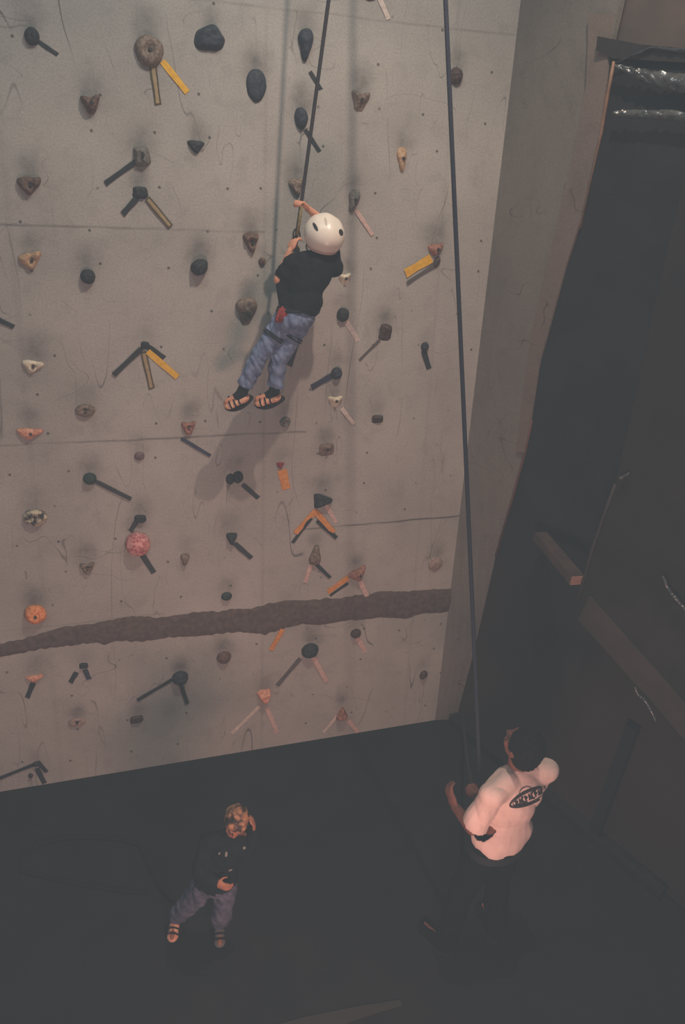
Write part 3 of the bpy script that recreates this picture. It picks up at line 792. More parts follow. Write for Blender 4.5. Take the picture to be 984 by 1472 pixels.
pm = Matrix((DH, UC, NW)).transposed().to_4x4(); pm.translation = Q(406, 452, .49)
bmesh.ops.transform(bm, matrix=pm, verts=bm.verts[:]); rebase(bm_obj('hip_pad', bm, redm), climber)
# helmet
whitem = mat('white_helmet_plastic', (236, 222, 206), (242, 230, 214), rough=.35, scale=10, bump=.02, spec=.5)
hc = JC['head'] + hU * .030 - hF * .004
bm = bmesh.new()
t = bmesh.ops.create_uvsphere(bm, u_segments=36, v_segments=22, radius=1)
for v in bm.verts:
    q = v.co.copy(); v.co = Vector((q.x * .120, q.y * .136, q.z * .116 if q.z > 0 else q.z * .110))
    ridge = .004 * math.exp(-(q.x / .25) ** 2) + .003 * math.exp(-((abs(q.x) - .6) / .12) ** 2); v.co += q * ridge
dl_ = [v for v in bm.verts if v.co.z < -.080 + .03 * (1 if v.co.y > .02 else 0)]
bmesh.ops.delete(bm, geom=dl_, context='VERTS')
HM = Matrix((hR, hF, hU)).transposed().to_4x4(); HM.translation = hc
bmesh.ops.transform(bm, matrix=HM, verts=bm.verts[:])
hel = rebase(bm_obj('helmet', bm, whitem), climber)
md = hel.modifiers.new('th', 'SOLIDIFY'); md.thickness = .006; md.offset = -1
bm = bmesh.new(); add_tube(bm, [HM @ Vector((.120 * .72 * math.cos(a), .136 * .72 * math.sin(a), -.078 + (.028 if math.sin(a) > .2 else 0))) for a in [2 * PI * i / 40 for i in range(41)]], .007, 8, cap=False)
rim = bm_obj('helmet_rim', bm, mat('helmet_rim_grey', (186, 160, 150), rough=.5, scale=20, bump=0)); rim.data.transform(Matrix.Translation(-climber.location)); rim.parent = hel
tree = bvh_world(hel)
ventm = mat('dark_vent', (52, 46, 44), rough=.7, scale=20, bump=0)
def decal(tree, cx_, cy_, pts, off=.004, m=None, name='vent', parent=None, base=None, sub=3):
    """thin raised shape lying on a surface, outline given where it is seen"""
    bm = bmesh.new(); N = len(pts); vs = []
    def hit(x, y):
        r = ray(x, y).normalized(); h = tree.ray_cast(CAM, r)
        if h[0] is None: return None
        return h[0] - r * off
    rings = []
    for k in range(sub + 1):
        t = k / sub; row = []
        for (x, y) in pts:
            h = hit(cx_ + (x - cx_) * t, cy_ + (y - cy_) * t)
            if h is None: return None
            row.append(bm.verts.new(h))
            if k == 0: break
        rings.append(row)
    for i in range(N): bm.faces.new((rings[0][0], rings[1][i], rings[1][(i + 1) % N]))
    for a, b in zip(rings[1:], rings[2:]):
        for i in range(N): bm.faces.new((a[i], b[i], b[(i + 1) % N], a[(i + 1) % N]))
    o = bm_obj(name, bm, m)
    o.data.transform(Matrix.Translation(-base)); o.parent = parent
    return o
def ellp(cx_, cy_, a, b, rot, n=20):
    return [(cx_ + a * math.cos(t) * math.cos(rot) - b * math.sin(t) * math.sin(rot), cy_ + a * math.cos(t) * math.sin(rot) + b * math.sin(t) * math.cos(rot)) for t in [2 * PI * i / n for i in range(n)]]
decal(tree, 453, 326, ellp(453, 326, 2.4, 7, -.5), .002, ventm, 'vent', hel, climber.location)
decal(tree, 490, 334, ellp(490, 334, 3, 5, -.3), .002, ventm, 'vent', hel, climber.location)
decal(tree, 468, 318, ellp(468, 318, 1.6, 6, -.2), .002, mat('pale_vent', (196, 184, 170), rough=.7, scale=20, bump=0), 'vent', hel, climber.location)
bm = bmesh.new()
for sg in (-1, 1): add_tube(bm, spline([HM @ Vector((sg * .096, -.02, -.05)), HM @ Vector((sg * .078, .03, -.11)), HM @ Vector((0, .06, -.155))], 6), .004, 6)
cs = bm_obj('chin_strap', bm, bkm); cs.data.transform(Matrix.Translation(-climber.location)); cs.parent = hel

# ---------------- ropes
ropem = mat('dark_rope', (42, 38, 44), (62, 56, 58), rough=.8, scale=120, bump=.4, dist=.002)
beltloop = hb + FC * .125
hold_pt = Q(426, 338, .37); up_pt = Q(434, 284, .36)
dirr = (Q(441, 180, .36) - up_pt)
# a plumb line through the raised hand
top1 = Vector((up_pt.x, up_pt.y, 7.4)) + DH * .25
pts = [beltloop, lerp(beltloop, hold_pt, .5), hold_pt, up_pt] + [lerp(up_pt, top1, t) for t in (.15, .3, .5, .75, 1)]
bm = bmesh.new(); add_tube(bm, pts, .0105, 8)
rp = bm_obj('climbing_rope', bm, ropem); own_origin(rp, hold_pt)
tag(rp, 'dark rope the helmeted child hangs from, running up out of view', 'rope')
bm = bmesh.new()
kn = lerp(beltloop, hold_pt, .75); add_tube(bm, [hold_pt + NW * .012, lerp(hold_pt, up_pt, .5) + NW * .016, lerp(hold_pt, up_pt, .85) + NW * .012], .010, 8)
add_tube(bm, spline([kn + UW * .06 * math.cos(a) * .8 + DH * .02 * math.sin(a) + NW * .012 * math.cos(2 * a) for a in [2 * PI * i / 12 for i in range(12)]], 3, True), .010, 6, cap=False)
k_ = bm_obj('knot', bm, mat('olive_rope', (110, 98, 66), (140, 124, 80), rough=.8, scale=90, bump=.3)); k_.data.transform(Matrix.Translation(-hold_pt)); k_.parent = rp
bm = bmesh.new(); add_tube(bm, spline([hold_pt + UW * .035 * math.cos(a) + DH * .02 * math.sin(a) for a in [2 * PI * i / 10 for i in range(10)]], 3, True), .005, 6, cap=False)
cb = rebase(bm_obj('carabiner', bm, bkm), climber)

# ---------------- belayer
km = 1.0
JM = dict(head=Pz(751, 1073, 1.66), neck=Pz(743, 1110, 1.46), pelvis=Pz(716, 1206, .98))
ms = dict(sl=Pz(707, 1143, 1.42), sr=Pz(783, 1108, 1.42), el=Pz(678, 1190, 1.16), wl=Pz(654, 1160, 1.14))
JM.update(ms)
shd = (JM['sr'] - JM['sl']).normalized(); fM = Vector((0, 0, 1)).cross(shd)
if fM.dot(Vector((-1, 1, 0))) < 0: fM = -fM
JM['fwd'] = fM
JM['er'] = JM['sr'] + Vector((0, 0, -.25)) + fM * .10 + shd * .03
JM['wr'] = Pz(697, 1138, 1.16)
hx = Vector((shd.x, shd.y, 0)).normalized() * .095
g = Vector((JM['pelvis'].x, JM['pelvis'].y, 0))
JM['hl'] = JM['pelvis'] - hx - Vector((0, 0, .06)); JM['hr'] = JM['pelvis'] + hx - Vector((0, 0, .06))
JM['kl'] = JM['hl'] * 1 + Vector((0, 0, -.42)) - hx * .5 + fM * .05; JM['kr'] = JM['hr'] + Vector((0, 0, -.42)) + hx * .5 + fM * .04
JM['al'] = JM['kl'] + Vector((0, 0, -(JM['kl'].z - .09))) - hx * .3; JM['ar'] = JM['kr'] + Vector((0, 0, -(JM['kr'].z - .09))) + hx * .3 - fM * .06
JM['tl'] = JM['al'] + fM * .17 - hx * .3 - Vector((0, 0, .045)); JM['tr'] = JM['ar'] + fM * .17 + hx * .5 - Vector((0, 0, .045))
JM['fr'] = .45; JM['hup'] = Vector((0, 0, 1)) - fM * .28; JM['hfwd'] = fM * 1 - shd * .05 + Vector((0, 0, .4))
belay_hand = Pz(689, 1122, 1.30)
JM['handl'] = (Pz(650, 1146, 1.18) - JM['wl'] + fM * .02, shd, 1.0, .75, 1)
JM['handr'] = (Pz(686, 1134, 1.2) - JM['wr'], -shd * .2 + Vector((0, 0, -.6)) , 1.0, 1.2, -1)
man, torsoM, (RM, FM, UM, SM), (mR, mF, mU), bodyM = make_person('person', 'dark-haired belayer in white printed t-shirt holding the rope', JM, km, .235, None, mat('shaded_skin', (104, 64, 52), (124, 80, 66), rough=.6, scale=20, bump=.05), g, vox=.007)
shirtm = mat('white_cotton', (212, 186, 176), (224, 196, 186), rough=.85, scale=9, bump=.5, dist=.012, spec=.15)
P = torsoM(.018)
P = P[:2] + P[3:] + [('e', lerp(JM['pelvis'], JM['neck'], .12), [SM * .185, FM * .145, UM * .16])]
cl = []
for s in 'lr':
    limb(P, JM['s' + s], lerp(JM['s' + s], JM['e' + s], .95), .070, .078)
    cl.append((lerp(JM['s' + s], JM['e' + s], .88), (JM['e' + s] - JM['s' + s]).normalized(), .13))
shirt = remesh('t_shirt', P, .007, shirtm, man, smooth=5, wrinkle=.014, wscale=7, cuts=[(lerp(JM['pelvis'], JM['neck'], -.06), -UM, .4), (lerp(JM['neck'], JM['head'], .28) , UM, .10)] + cl)
md = shirt.modifiers.new('th', 'SOLIDIFY'); md.thickness = .004; md.offset = -1
trm = mat('black_trousers', (12, 13, 14), (18, 19, 20), rough=.9, scale=20, bump=.4, dist=.01, spec=.1)
P = [('e', JM['pelvis'], [SM * .178, FM * .125, UM * .13])]
for s in 'lr': limb(P, JM['h' + s], JM['k' + s], .092, .078); limb(P, JM['k' + s], JM['a' + s] + Vector((0, 0, .02)), .078, .070)
remesh('trousers', P, .008, trm, man, smooth=4, wrinkle=.012, wscale=9, cuts=[(JM['al'] - Vector((0, 0, .03)), Vector((0, 0, -1)), .2), (JM['ar'] - Vector((0, 0, .03)), Vector((0, 0, -1)), .2)])
for s in 'lr': shoe(man, JM['a' + s] - Vector((0, 0, .03)), JM['t' + s], 1.0, Vector((0, 0, 1)), trm, solem, None, ('shoe', 'sole', 'lace'), .060)
# hair: skull cap of dark hair
hairm = mat('dark_hair', (10, 9, 9), (20, 17, 16), rough=.8, scale=60, bump=.6, dist=.006, spec=.1)
hc = JM['head']
def hair(root, c, R, Fd, U, s, m, name='hair', extra=()):
    k = s / .22
    P = [('e', c + U * .030 * k - Fd * .020 * k, [R * .090 * k, Fd * .098 * k, U * .098 * k]), ('e', c - U * .02 * k - Fd * .045 * k, [R * .082 * k, Fd * .072 * k, U * .085 * k])] + list(extra)
    return remesh(name, P, .006, m, root, smooth=2, wrinkle=.006, wscale=30)
hair(man, hc, mR, mF, mU, .235, hairm)
# belay harness + device
bm = bmesh.new()
for dz in (-.015, 0, .015): add_tube(bm, ring_pts(JM['pelvis'] + UM * (.02 + dz) - Vector((0, 0, .05)), SM * .184, FM * .134), .010, 8, cap=False)
rebase(bm_obj('harness_belt', bm, bkm), man)
# back print: ring outline, bars and small peaks over it
bpy.context.view_layer.update()
tree = bvh_world(shirt); inkm = mat('black_shirt_ink', (40, 36, 38), rough=.8, scale=30, bump=0)
def strip_decal(line, wd, name='back_print', closed=False, off=.006, par=None):
    bm = bmesh.new(); L1, L2 = [], []; n = len(line)
    for i, (x, y) in enumerate(line):
        a = line[(i - 1) % n if closed else max(i - 1, 0)]; b = line[(i + 1) % n if closed else min(i + 1, n - 1)]
        dx, dy = b[0] - a[0], b[1] - a[1]; l = math.hypot(dx, dy) or 1; nx, ny = -dy / l * wd / 2, dx / l * wd / 2
        pp = []
        for sx in (1, -1):
            r = ray(x + nx * sx, y + ny * sx).normalized(); h = tree.ray_cast(CAM, r)
            pp.append(None if h[0] is None else h[0] - r * off)
        if None in pp: continue
        L1.append(bm.verts.new(pp[0])); L2.append(bm.verts.new(pp[1]))
    for i in range(len(L1) - (0 if closed else 1)):
        j = (i + 1) % len(L1)
        if (L1[i].co - L1[j].co).length < .06: bm.faces.new((L1[i], L1[j], L2[j], L2[i]))
    return bm
def ang(cx_, cy_, pts, rot): return [(cx_ + x * math.cos(rot) - y * math.sin(rot), cy_ + x * math.sin(rot) + y * math.cos(rot)) for x, y in pts]
rotp = math.radians(-24)
pc = (761, 1146)
pr = bmesh.new()
def merge(dst, src):
    me = bpy.data.meshes.new('t'); src.to_mesh(me); src.free(); dst.from_mesh(me); bpy.data.meshes.remove(me)
lens = [(31 * math.cos(t), 9.5 * math.sin(t) * (abs(math.sin(t)) ** .25)) for t in [2 * PI * i / 48 for i in range(48)]]
merge(pr, strip_decal(ang(*pc, lens, rotp), 2.6, closed=True))
merge(pr, strip_decal(ang(*pc, [(x * .86, y * .74) for x, y in lens], rotp), 1.0, closed=True))
# rows of short letter-like bars, illegible in the photograph
random.seed(9)
for i in range(9):
    x = -20 + i * 5; hh = 4.2 - abs(x) * .06
    ln = {0: [(-1.5, hh), (-1.5, -hh), (1.5, -hh * .2), (-1, 0)], 1: [(-1.6, hh), (0, -hh), (1.6, hh)], 2: [(1.5, -hh), (-1.5, -hh), (-1.5, hh), (1.5, hh)]}[i % 3]
    seg = []
    for a, b in zip(ln, ln[1:]): seg += [(a[0] + (b[0] - a[0]) * t / 4 + x, a[1] + (b[1] - a[1]) * t / 4) for t in range(5)]
    merge(pr, strip_decal(ang(*pc, seg, rotp), 2.0))
merge(pr, strip_decal(ang(*pc, [(-16 + 10 * math.cos(t) + 14, -8 + 8 * -math.sin(t)) for t in [PI * i / 14 for i in range(15)]], rotp), 1.0))
merge(pr, strip_decal(ang(*pc, [(-26, 3), (-20, 3), (-14, 6), (-6, 6)], rotp), 3.0))
merge(pr, strip_decal(ang(*pc, [(6, -6), (12, -5), (20, -3)], rotp), 2.4))
o = bm_obj('back_print', pr, inkm); rebase(o, man); o['label'] = 'black lens-shaped emblem printed on the back'

# belay rope: from the belay device up past the top of the view
brk = JM['pelvis'] + FM * .17 + Vector((0, 0, .02))
hp = Pz(690, 1128, 1.24)
JMr = Pd(640, 0, 4.0)
dv = (JMr - hp).normalized(); tt = (7.4 - hp.z) / dv.z
pts = [brk, lerp(brk, hp, .5), hp] + [hp + dv * tt * t for t in (.1, .2, .3, .4, .5, .6, .7, .8, .9, 1)]
bm = bmesh.new(); add_tube(bm, pts, .0115, 8)
br = bm_obj('belay_rope', bm, mat('blue_black_rope', (28, 31, 42), (42, 45, 60), rough=.8, scale=120, bump=.4, dist=.002)); own_origin(br, hp)
tag(br, 'dark taut rope running from the belayer hands up past the right of the wall', 'rope')
bm = bmesh.new(); add_box(bm, (0, 0, 0), (.04, .03, .05)); bmesh.ops.bevel(bm, geom=bm.edges[:], offset=.008, segments=2, affect='EDGES')
bmesh.ops.transform(bm, matrix=Matrix.Translation(brk - FM * .02), verts=bm.verts[:]); rebase(bm_obj('belay_device', bm, bkm), man)
top2 = pts[-1]
# overhead bar both ropes run over
bm = bmesh.new(); dd = (top2 - top1); e = dd.normalized()
add_tube(bm, [top1 - e * 1.0, top2 + e * 1.0], .04, 16)
ab = bm_obj('anchor_bar', bm, mat('steel_bar', (70, 70, 70), rough=.5, metal=.6, scale=20, bump=0)); own_origin(ab, top1)
tag(ab, 'steel bar under the ceiling carrying both ropes', 'bar')
for q in (top1 - e * .7, top2 + e * .7):
    bm = bmesh.new(); add_tube(bm, [q, Vector((q.x, q.y, 8.06))], .015, 8); hh = bm_obj('hanger', bm, MT.get('x') or gm('steel_hanger', (60, 60, 60), rough=.5, metal=.6)); hh.data.transform(Matrix.Translation(-top1)); hh.parent = ab

# ---------------- small child on the floor, facing us
kk = .66
JK = dict(head=Pz(339, 1180, 1.08), neck=Pz(332, 1203, .94), pelvis=Pz(309, 1268, .58))
tocam = Vector((-JK['head'].x, -JK['head'].y, 0)).normalized(); rt = Vector((-tocam.y, tocam.x, 0))   # rt: to the right in the picture
if rt.x < 0: rt = -rt
JK['fwd'] = tocam - rt * .25
JK['sr'] = JK['neck'] + Vector((0, 0, -.035)) - rt * .125; JK['sl'] = JK['neck'] + Vector((0, 0, -.035)) + rt * .125
JK['el'] = Pz(357, 1222, .86); JK['wl'] = Pz(365, 1192, 1.02)
JK['er'] = Pz(293, 1238, .74); JK['wr'] = Pz(311, 1246, .74) + tocam * .10
JK['er'] = lerp(JK['sr'], JK['wr'], .5) - rt * .07 - Vector((0, 0, .08))
JK['hr'] = JK['pelvis'] - rt * .062 - Vector((0, 0, .03)); JK['hl'] = JK['pelvis'] + rt * .062 - Vector((0, 0, .03))
JK['ar'] = Pz(252, 1318, .07); JK['al'] = Pz(315, 1326, .07)
JK['kr'] = lerp(JK['hr'], JK['ar'], .5) + tocam * .03 - rt * .01; JK['kl'] = lerp(JK['hl'], JK['al'], .5) + tocam * .05
JK['tr'] = JK['ar'] + tocam * .11 - Vector((0, 0, .04)) - rt * .01; JK['tl'] = JK['al'] + tocam * .11 - Vector((0, 0, .04)) + rt * .01
JK['hup'] = Vector((0, 0, 1)) + tocam * .45 + rt * .15; JK['hfwd'] = tocam - Vector((0, 0, .55)) - rt * .1
JK['handr'] = (rt * .9 + tocam * .3 - Vector((0, 0, .25)), -tocam - Vector((0, 0, .2)), .66, .5, 1)
JK['handl'] = (Vector((0, 0, 1)) - rt * .1 + tocam * .1, -rt, .66, .4, -1)
kid, torsoK, (RK, FK, UK, SK), (kR, kF, kU), bodyK = make_person('person', 'small fair-haired child in dark jacket and jeans standing on the floor', JK, kk, .172, None, mat('shaded_child_skin', (140, 92, 70), (160, 108, 82), rough=.6, scale=20, bump=.05), Vector((JK['pelvis'].x, JK['pelvis'].y, 0)))  # skin and hair colours darkened to imitate dim light near the floor
jackm = mat('dark_teal_jacket', (12, 17, 19), (20, 26, 28), rough=.85, scale=20, bump=.4, dist=.01, spec=.15)
P = torsoK(.016)
P = P[:2] + P[3:] + [('e', lerp(JK['pelvis'], JK['neck'], .1), [SK * .125, FK * .10, UK * .10])]
for s in 'lr': limb(P, JK['s' + s], JK['e' + s], .050, .044); limb(P, JK['e' + s], lerp(JK['e' + s], JK['w' + s], .88), .044, .036)
jk = remesh('jacket', P, .006, jackm, kid, smooth=4, wrinkle=.008, cuts=[(lerp(JK['pelvis'], JK['neck'], -.08), -UK, .3), (lerp(JK['neck'], JK['head'], .3), UK, .08)])
kj = mat('grey_blue_denim', (72, 74, 92), (96, 96, 114), rough=.9, scale=22, bump=.4, dist=.008, spec=.1)
P = [('e', JK['pelvis'], [SK * .118, FK * .088, UK * .085])]
for s in 'lr': limb(P, JK['h' + s], JK['k' + s], .070, .058); limb(P, JK['k' + s], lerp(JK['k' + s], JK['a' + s], .85), .058, .056)
remesh('jeans', P, .006, kj, kid, smooth=3, wrinkle=.010, wscale=20, cuts=[(lerp(JK['k' + s], JK['a' + s], .8), (JK['a' + s] - JK['k' + s]).normalized(), .11) for s in 'lr'])
sockw = mat('pale_trainer', (160, 156, 150), rough=.8, scale=40, bump=.1)
shoe(kid, JK['ar'] - Vector((0, 0, .015)), JK['tr'], .62, Vector((0, 0, 1)), sandm, solem, sockm, ('sandal', 'sole', 'strap'), .036)
shoe(kid, JK['al'] - Vector((0, 0, .015)), JK['tl'], .62, Vector((0, 0, 1)), mat('grey_trainer', (96, 96, 92), rough=.8, scale=40, bump=.1), solem, sockm, ('sandal', 'sole', 'strap'), .036)
hairk = mat('fair_hair', (50, 36, 30), (176, 126, 90), rough=.6, scale=26, bump=.6, dist=.006, spec=.3, contrast=(.4, .6))
hair(kid, JK['head'], kR, kF, kU, .162, hairk, extra=[('e', JK['head'] + kU * .045 + kF * .025, [kR * .060, kF * .052, kU * .045])])
bpy.context.view_layer.update()
tree = bvh_world(jk)
pm_ = mat('pale_jacket_print', (120, 120, 112), rough=.8, scale=40, bump=0)
for (x, y, a, b, r) in ((325, 1228, 1.8, 4, .1), (351, 1219, 2.2, 2.2, 0), (315, 1227, 1.5, 2, .5), (331, 1251, 3, 1.2, -.4)):
    decal(tree, x, y, ellp(x, y, a, b, r), .004, pm_, 'jacket_print', jk, kid.location)

# ================================================================== RIGHT-HAND STRUCTURES
plm = mat('black_plastic_sheet', (34, 36, 38), (56, 58, 60), rough=.3, scale=5, bump=.6, dist=.03, spec=.6)
shm = mat('crumpled_clear_plastic', (50, 53, 54), (84, 84, 82), rough=.22, scale=12, bump=.8, dist=.02, spec=.9)
def crumple(name, top, bot, off, m, label, cat, nx=40, ny=7, amp=.02, seed=0, kind=None):
    """sheet between two lines seen on the right wall"""
    bm = bmesh.new(); rows = []
    def along(L, t):
        t *= len(L) - 1; i = min(int(t), len(L) - 2); f = t - i; return (L[i][0] + (L[i + 1][0] - L[i][0]) * f, L[i][1] + (L[i + 1][1] - L[i][1]) * f)
    for i in range(nx + 1):
        a = along(top, i / nx); b = along(bot, i / nx); row = []
        for k in range(ny + 1):
            x = a[0] + (b[0] - a[0]) * k / ny; y = a[1] + (b[1] - a[1]) * k / ny
            q = Pr(x, y, off); e = math.sin(PI * k / ny)
            nz = noise.noise(Vector((i * .35 + seed, k * .7, seed))) + .5 * noise.noise(Vector((i * .9, k * 1.5, seed + 5)))
            q += NR * (e * amp * .8 + nz * amp) + Vector((0, 0, 1)) * nz * amp * .4
            row.append(bm.verts.new(q))
        rows.append(row)
    for a, b in zip(rows, rows[1:]):
        for k in range(ny): bm.faces.new((a[k], b[k], b[k + 1], a[k + 1]))
    o = bm_obj(name, bm, m); c = Pr(top[0][0], top[0][1], off); own_origin(o, c)
    md = o.modifiers.new('t', 'SOLIDIFY'); md.thickness = .004
    if kind: tag(o, label, cat, kind=kind)
    else: tag(o, label, cat)
    return o
big = crumple('plastic_sheet', [(884, 92), (906, 96), (930, 100), (960, 104), (1012, 108)], [(886, 98), (910, 112), (940, 124), (965, 132), (1012, 136)], .05, shm, 'crumpled shiny plastic fold along the top of the dark wall', 'plastic sheet', seed=2)
crumple('plastic_sheet', [(882, 160), (900, 158), (930, 159), (960, 158), (1004, 164)], [(884, 166), (900, 169), (930, 170), (960, 172), (1004, 178)], .05, shm, 'narrow shiny plastic crease below the top fold on the dark wall', 'plastic sheet', seed=7, amp=.015)
crumple('plastic_sheet', [(884, 90), (905, 80), (936, 66), (960, 68), (1012, 72)], [(885, 92), (906, 83), (937, 70), (960, 74), (1012, 78)], .03, plm, 'dark plastic hem drawn over the upper edge of the dark wall', 'plastic sheet', seed=11, amp=.01)
# copper-coloured edge trim along the upper part
copm = mat('copper_edge', (120, 92, 74), (140, 106, 84), rough=.5, scale=20, bump=.1)
bm = bmesh.new(); add_tube(bm, [Pr(x, y, .008) for x, y in [(882, 88), (874, 130), (864, 190), (856, 222), (846, 265), (833, 328)]], .010, 6); t3 = bm_obj('trim_3', bm, copm); tag(t3, 'worn copper-coloured edge strip beside the dark sheeting', 'trim', kind='structure')
bm = bmesh.new(); add_tube(bm, [Pr(x, y, .008) for x, y in [(764, 603), (755, 648), (736, 717), (712, 800)]], .009, 6); t4 = bm_obj('trim_4', bm, mat('reddish_edge', (92, 62, 56), rough=.6, scale=20, bump=.1)); tag(t4, 'reddish wooden edge strip beside the dark sheeting', 'trim', kind='structure')
# dark bar at the top
bm = bmesh.new(); add_prism(bm, [Pr(858, 52, .02), Pr(930, 66, .02), Pr(1060, 80, .02), Pr(1060, 94, .02), Pr(880, 84, .02), Pr(856, 72, .02)], -NR * .05)
o = bm_obj('trim_5', bm, mat('dark_rail', (40, 36, 36), rough=.7, scale=20, bump=.1), smooth=False); tag(o, 'dark rail under the brown boarding', 'trim', kind='structure')

# overhanging boxed volume wrapped in dark sheet, with post and brace
OFF = .28
boxm = mat('dark_brown_sheeting', (38, 36, 35), (50, 46, 43), rough=.7, scale=3, bump=.4, dist=.02, spec=.1)
c0 = Pr(826, 880, OFF); 
def on_plane(p0, n, x, y):
    r = ray(x, y); return CAM + r * ((p0 - CAM).dot(n) / r.dot(n))
front = [(824, 876), (850, 793), (868, 740), (884, 694), (908, 590), (940, 440), (985, 250), (1050, 0), (1200, 0), (1200, 1230), (1085, 1165), (984, 1070), (900, 968)]
bm = bmesh.new()
fp = [Pr(x, y, OFF) for x, y in front]
add_prism(bm, fp, -NR * (OFF - .005))
vol = bm_obj('wrapped_box', bm, boxm, smooth=False); own_origin(vol, c0)
tag(vol, 'large dark sheet-wrapped overhanging box standing out from the right wall', 'box')
bm = bmesh.new(); add_tube(bm, [Pr(x, y, OFF + .006) for x, y in [(830, 862), (850, 793), (868, 740), (884, 696)]], .010, 6)
e1 = bm_obj('edge_batten', bm, mat('brown_batten', (56, 50, 46), rough=.7, scale=20, bump=.1)); e1.data.transform(Matrix.Translation(-c0)); e1.parent = vol
bm = bmesh.new(); pts = [(832, 890), (870, 932), (900, 966), (940, 1010), (984, 1062), (1080, 1158)]
add_prism(bm, [Pr(x, y, OFF + .004) for x, y in pts] + [Pr(x + 16, y - 34, OFF + .004) for x, y in pts[::-1]], NR * .012)
e2 = bm_obj('lower_batten', bm, mat('brown_lower_batten', (58, 50, 46), (68, 57, 51), rough=.7, scale=6, bump=.1), smooth=False); e2.data.transform(Matrix.Translation(-c0)); e2.parent = vol
# post under the box
pb = Pr(855, 1196, .05); pb.z = 0; ptop = Pr(925, 1022, .05)
bm = bmesh.new(); mx = MR.copy(); mx.translation = Vector((pb.x, pb.y, 0)); hgt = 1.12
add_box(bm, (0, hgt / 2, .0), (.075, hgt, .06), mx)
o = bm_obj('support_post', bm, mat('black_post', (20, 21, 22), rough=.7, scale=20, bump=.1), smooth=False); own_origin(o, Vector((pb.x, pb.y, 0)))
tag(o, 'black upright post under the wrapped box', 'post')
# protruding timber with a pale end
a = Pr(775, 770, .07); b = Pr(829, 834, .30)
bm = bmesh.new(); u, v, w = frame(b - a)
q = [a + u * .045 + v * .03, a - u * .045 + v * .03, a - u * .045 - v * .03, a + u * .045 - v * .03]
add_prism(bm, q, (b - a))
o = bm_obj('timber_brace', bm, mat('reddish_timber', (62, 50, 46), (78, 60, 54), rough=.75, scale=14, bump=.1), smooth=False); own_origin(o, a)
tag(o, 'short reddish timber brace sticking out beside the wrapped box', 'timber')
bm = bmesh.new(); add_prism(bm, [x + (b - a) * 1.001 for x in q], (b - a).normalized() * .006)
e3 = bm_obj('sawn_end', bm, mat('pale_sawn_wood', (150, 116, 98), rough=.8, scale=30, bump=.1), smooth=False); e3.data.transform(Matrix.Translation(-a)); e3.parent = o
# plastic glints low on the box
def strand(name, pts, off, r, m, label, cat):
    bm = bmesh.new(); pp = spline([Pr(x, y, off) for x, y in pts], 6)
    pp = [p + NR * .008 * noise.noise(p * 30) + Vector((0, 0, .01)) * noise.noise(p * 25) for p in pp]
    add_tube(bm, pp, [r * (.5 + .5 * math.sin(PI * i / (len(pp) - 1)) + .3 * noise.noise(p * 40)) for i, p in enumerate(pp)], 6)
    o = bm_obj(name, bm, m); own_origin(o, Pr(*pts[0], off)); tag(o, label, cat)
strand('plastic_shred', [(952, 828), (960, 846), (968, 856), (976, 868), (988, 882)], OFF + .03, .012, shm, 'shiny plastic shred hanging at the right edge on the wrapped box', 'plastic shred')
strand('plastic_shred', [(912, 988), (920, 1002), (930, 1012), (936, 1024), (943, 1038)], OFF + .03, .011, shm, 'shiny plastic shred at the lower edge of the wrapped box above the post', 'plastic shred')
strand('plastic_shred', [(890, 688), (897, 683), (904, 680)], OFF + .02, .009, shm, 'tiny shiny plastic scrap at the corner of the wrapped box', 'plastic shred')
# base rail of the right wall and ring bolt
bm = bmesh.new(); bs = MR.copy()
add_box(bm, (1.0, .04, .05), (2.0, .08, .10), bs); o = bm_obj('baseboard_right', bm, mat('black_rail', (24, 24, 26), rough=.6, scale=20, bump=.1), smooth=False); tag(o, 'black rail along the foot of the right wall', 'baseboard', kind='structure')
bm = bmesh.new(); c = Pz(665, 1040, .05)
add_tube(bm, [c + Vector((0, 0, 1)) * .025 * math.cos(t) + DH * .025 * math.sin(t) for t in [2 * PI * i / 20 for i in range(21)]], .007, 8, cap=False)
add_tube(bm, [c - Vector((0, 0, .02)), c - Vector((0, 0, .06))], .01, 8)
o = bm_obj('ring_bolt', bm, mat('pale_steel', (190, 180, 170), rough=.35, metal=.7, scale=30, bump=0)); own_origin(o, c); tag(o, 'small steel ring bolt on the floor in the corner of the walls', 'ring bolt')
ts = JM['pelvis'] + FM * .16 + Vector((0, 0, -.03)); bm = bmesh.new()
add_tube(bm, spline([c + Vector((0, 0, .02)), lerp(c, ts, .33) - Vector((0, 0, .03)), lerp(c, ts, .66) - Vector((0, 0, .03)), ts], 6), .012, 6)
o = bm_obj('tether_strap', bm, mat('tether_webbing', (46, 42, 42), (66, 58, 56), rough=.8, scale=40, bump=.2)); own_origin(o, c); tag(o, 'dark tether strap from the floor ring bolt towards the belayer', 'strap')
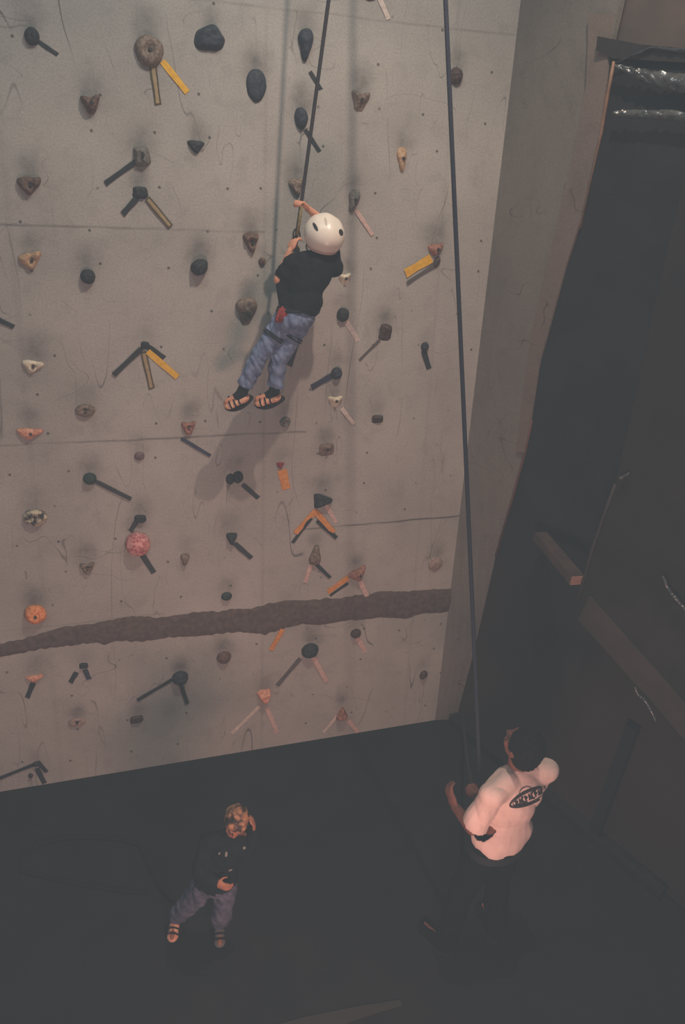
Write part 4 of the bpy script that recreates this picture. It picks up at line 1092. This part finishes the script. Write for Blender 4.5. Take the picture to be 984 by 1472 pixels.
# loose rope on the floor
pts = [(28, 1252), (36, 1228), (70, 1210), (110, 1204), (160, 1206), (196, 1214), (208, 1232), (222, 1262), (240, 1288), (252, 1296)]
bm = bmesh.new(); add_tube(bm, spline([Pz(x, y, .012) for x, y in pts], 6), .010, 6)
add_tube(bm, spline([Pz(x, y, .012) for x, y in [(28, 1252), (70, 1262), (120, 1272), (170, 1280), (215, 1284)]], 6), .010, 6)
o = bm_obj('floor_rope', bm, mat('black_rope', (8, 9, 10), rough=.8, scale=60, bump=.2)); own_origin(o, Pz(28, 1252, .012)); tag(o, 'loose black rope lying in a wide loop on the dark floor', 'rope')
# pale edge strip of the floor mat at the bottom
bm = bmesh.new(); add_prism(bm, [Pz(380, 1478, .004), Pz(440, 1462, .004), Pz(520, 1446, .004), Pz(575, 1438, .004), Pz(578, 1446, .004), Pz(525, 1462, .004), Pz(480, 1478, .004)], Vector((0, 0, .006)))
o = bm_obj('trim_6', bm, mat('worn_mat_edge', (46, 43, 40), rough=.9, scale=20, bump=.2), smooth=False); tag(o, 'worn brownish edge strip of the floor mat', 'trim', kind='structure')

# ================================================================== LIGHT
w = bpy.data.worlds.new('world'); scn.world = w; w.use_nodes = True
bg = w.node_tree.nodes['Background']; bg.inputs[0].default_value = srgb((120, 128, 134)); bg.inputs[1].default_value = AMB = .8
def lamp(name, typ, loc, tgt, energy, col, **k):
    l = bpy.data.lights.new(name, typ); l.energy = energy; l.color = col
    for a, b in k.items(): setattr(l, a, b)
    o = bpy.data.objects.new(name, l); C.objects.link(o); o.location = loc
    o.rotation_euler = (tgt - loc).to_track_quat('-Z', 'Y').to_euler(); return o
key_loc = MW @ Vector((2.55, 7.15, 2.6))
lamp('key_spot', 'SPOT', key_loc, Pz(420, 1120, 0), 450, (1.0, .78, .64), spot_size=math.radians(100), spot_blend=1.0, shadow_soft_size=.055)
lamp('high_cool_fill', 'AREA', MW @ Vector((1.6, 7.0, 2.2)), Pw(330, 60), 42, (.86, 1.0, 1.0), shape='RECTANGLE', size=2.5, size_y=.6)  # added fill with no fixture behind it, cools the upper wall
lamp('low_warm_fill', 'AREA', MW @ Vector((1.5, .8, 3.9)), Pw(330, 700), 56, (1.0, .54, .44), shape='RECTANGLE', size=.9, size_y=.4)  # added fill light for the pink cast low on the wall
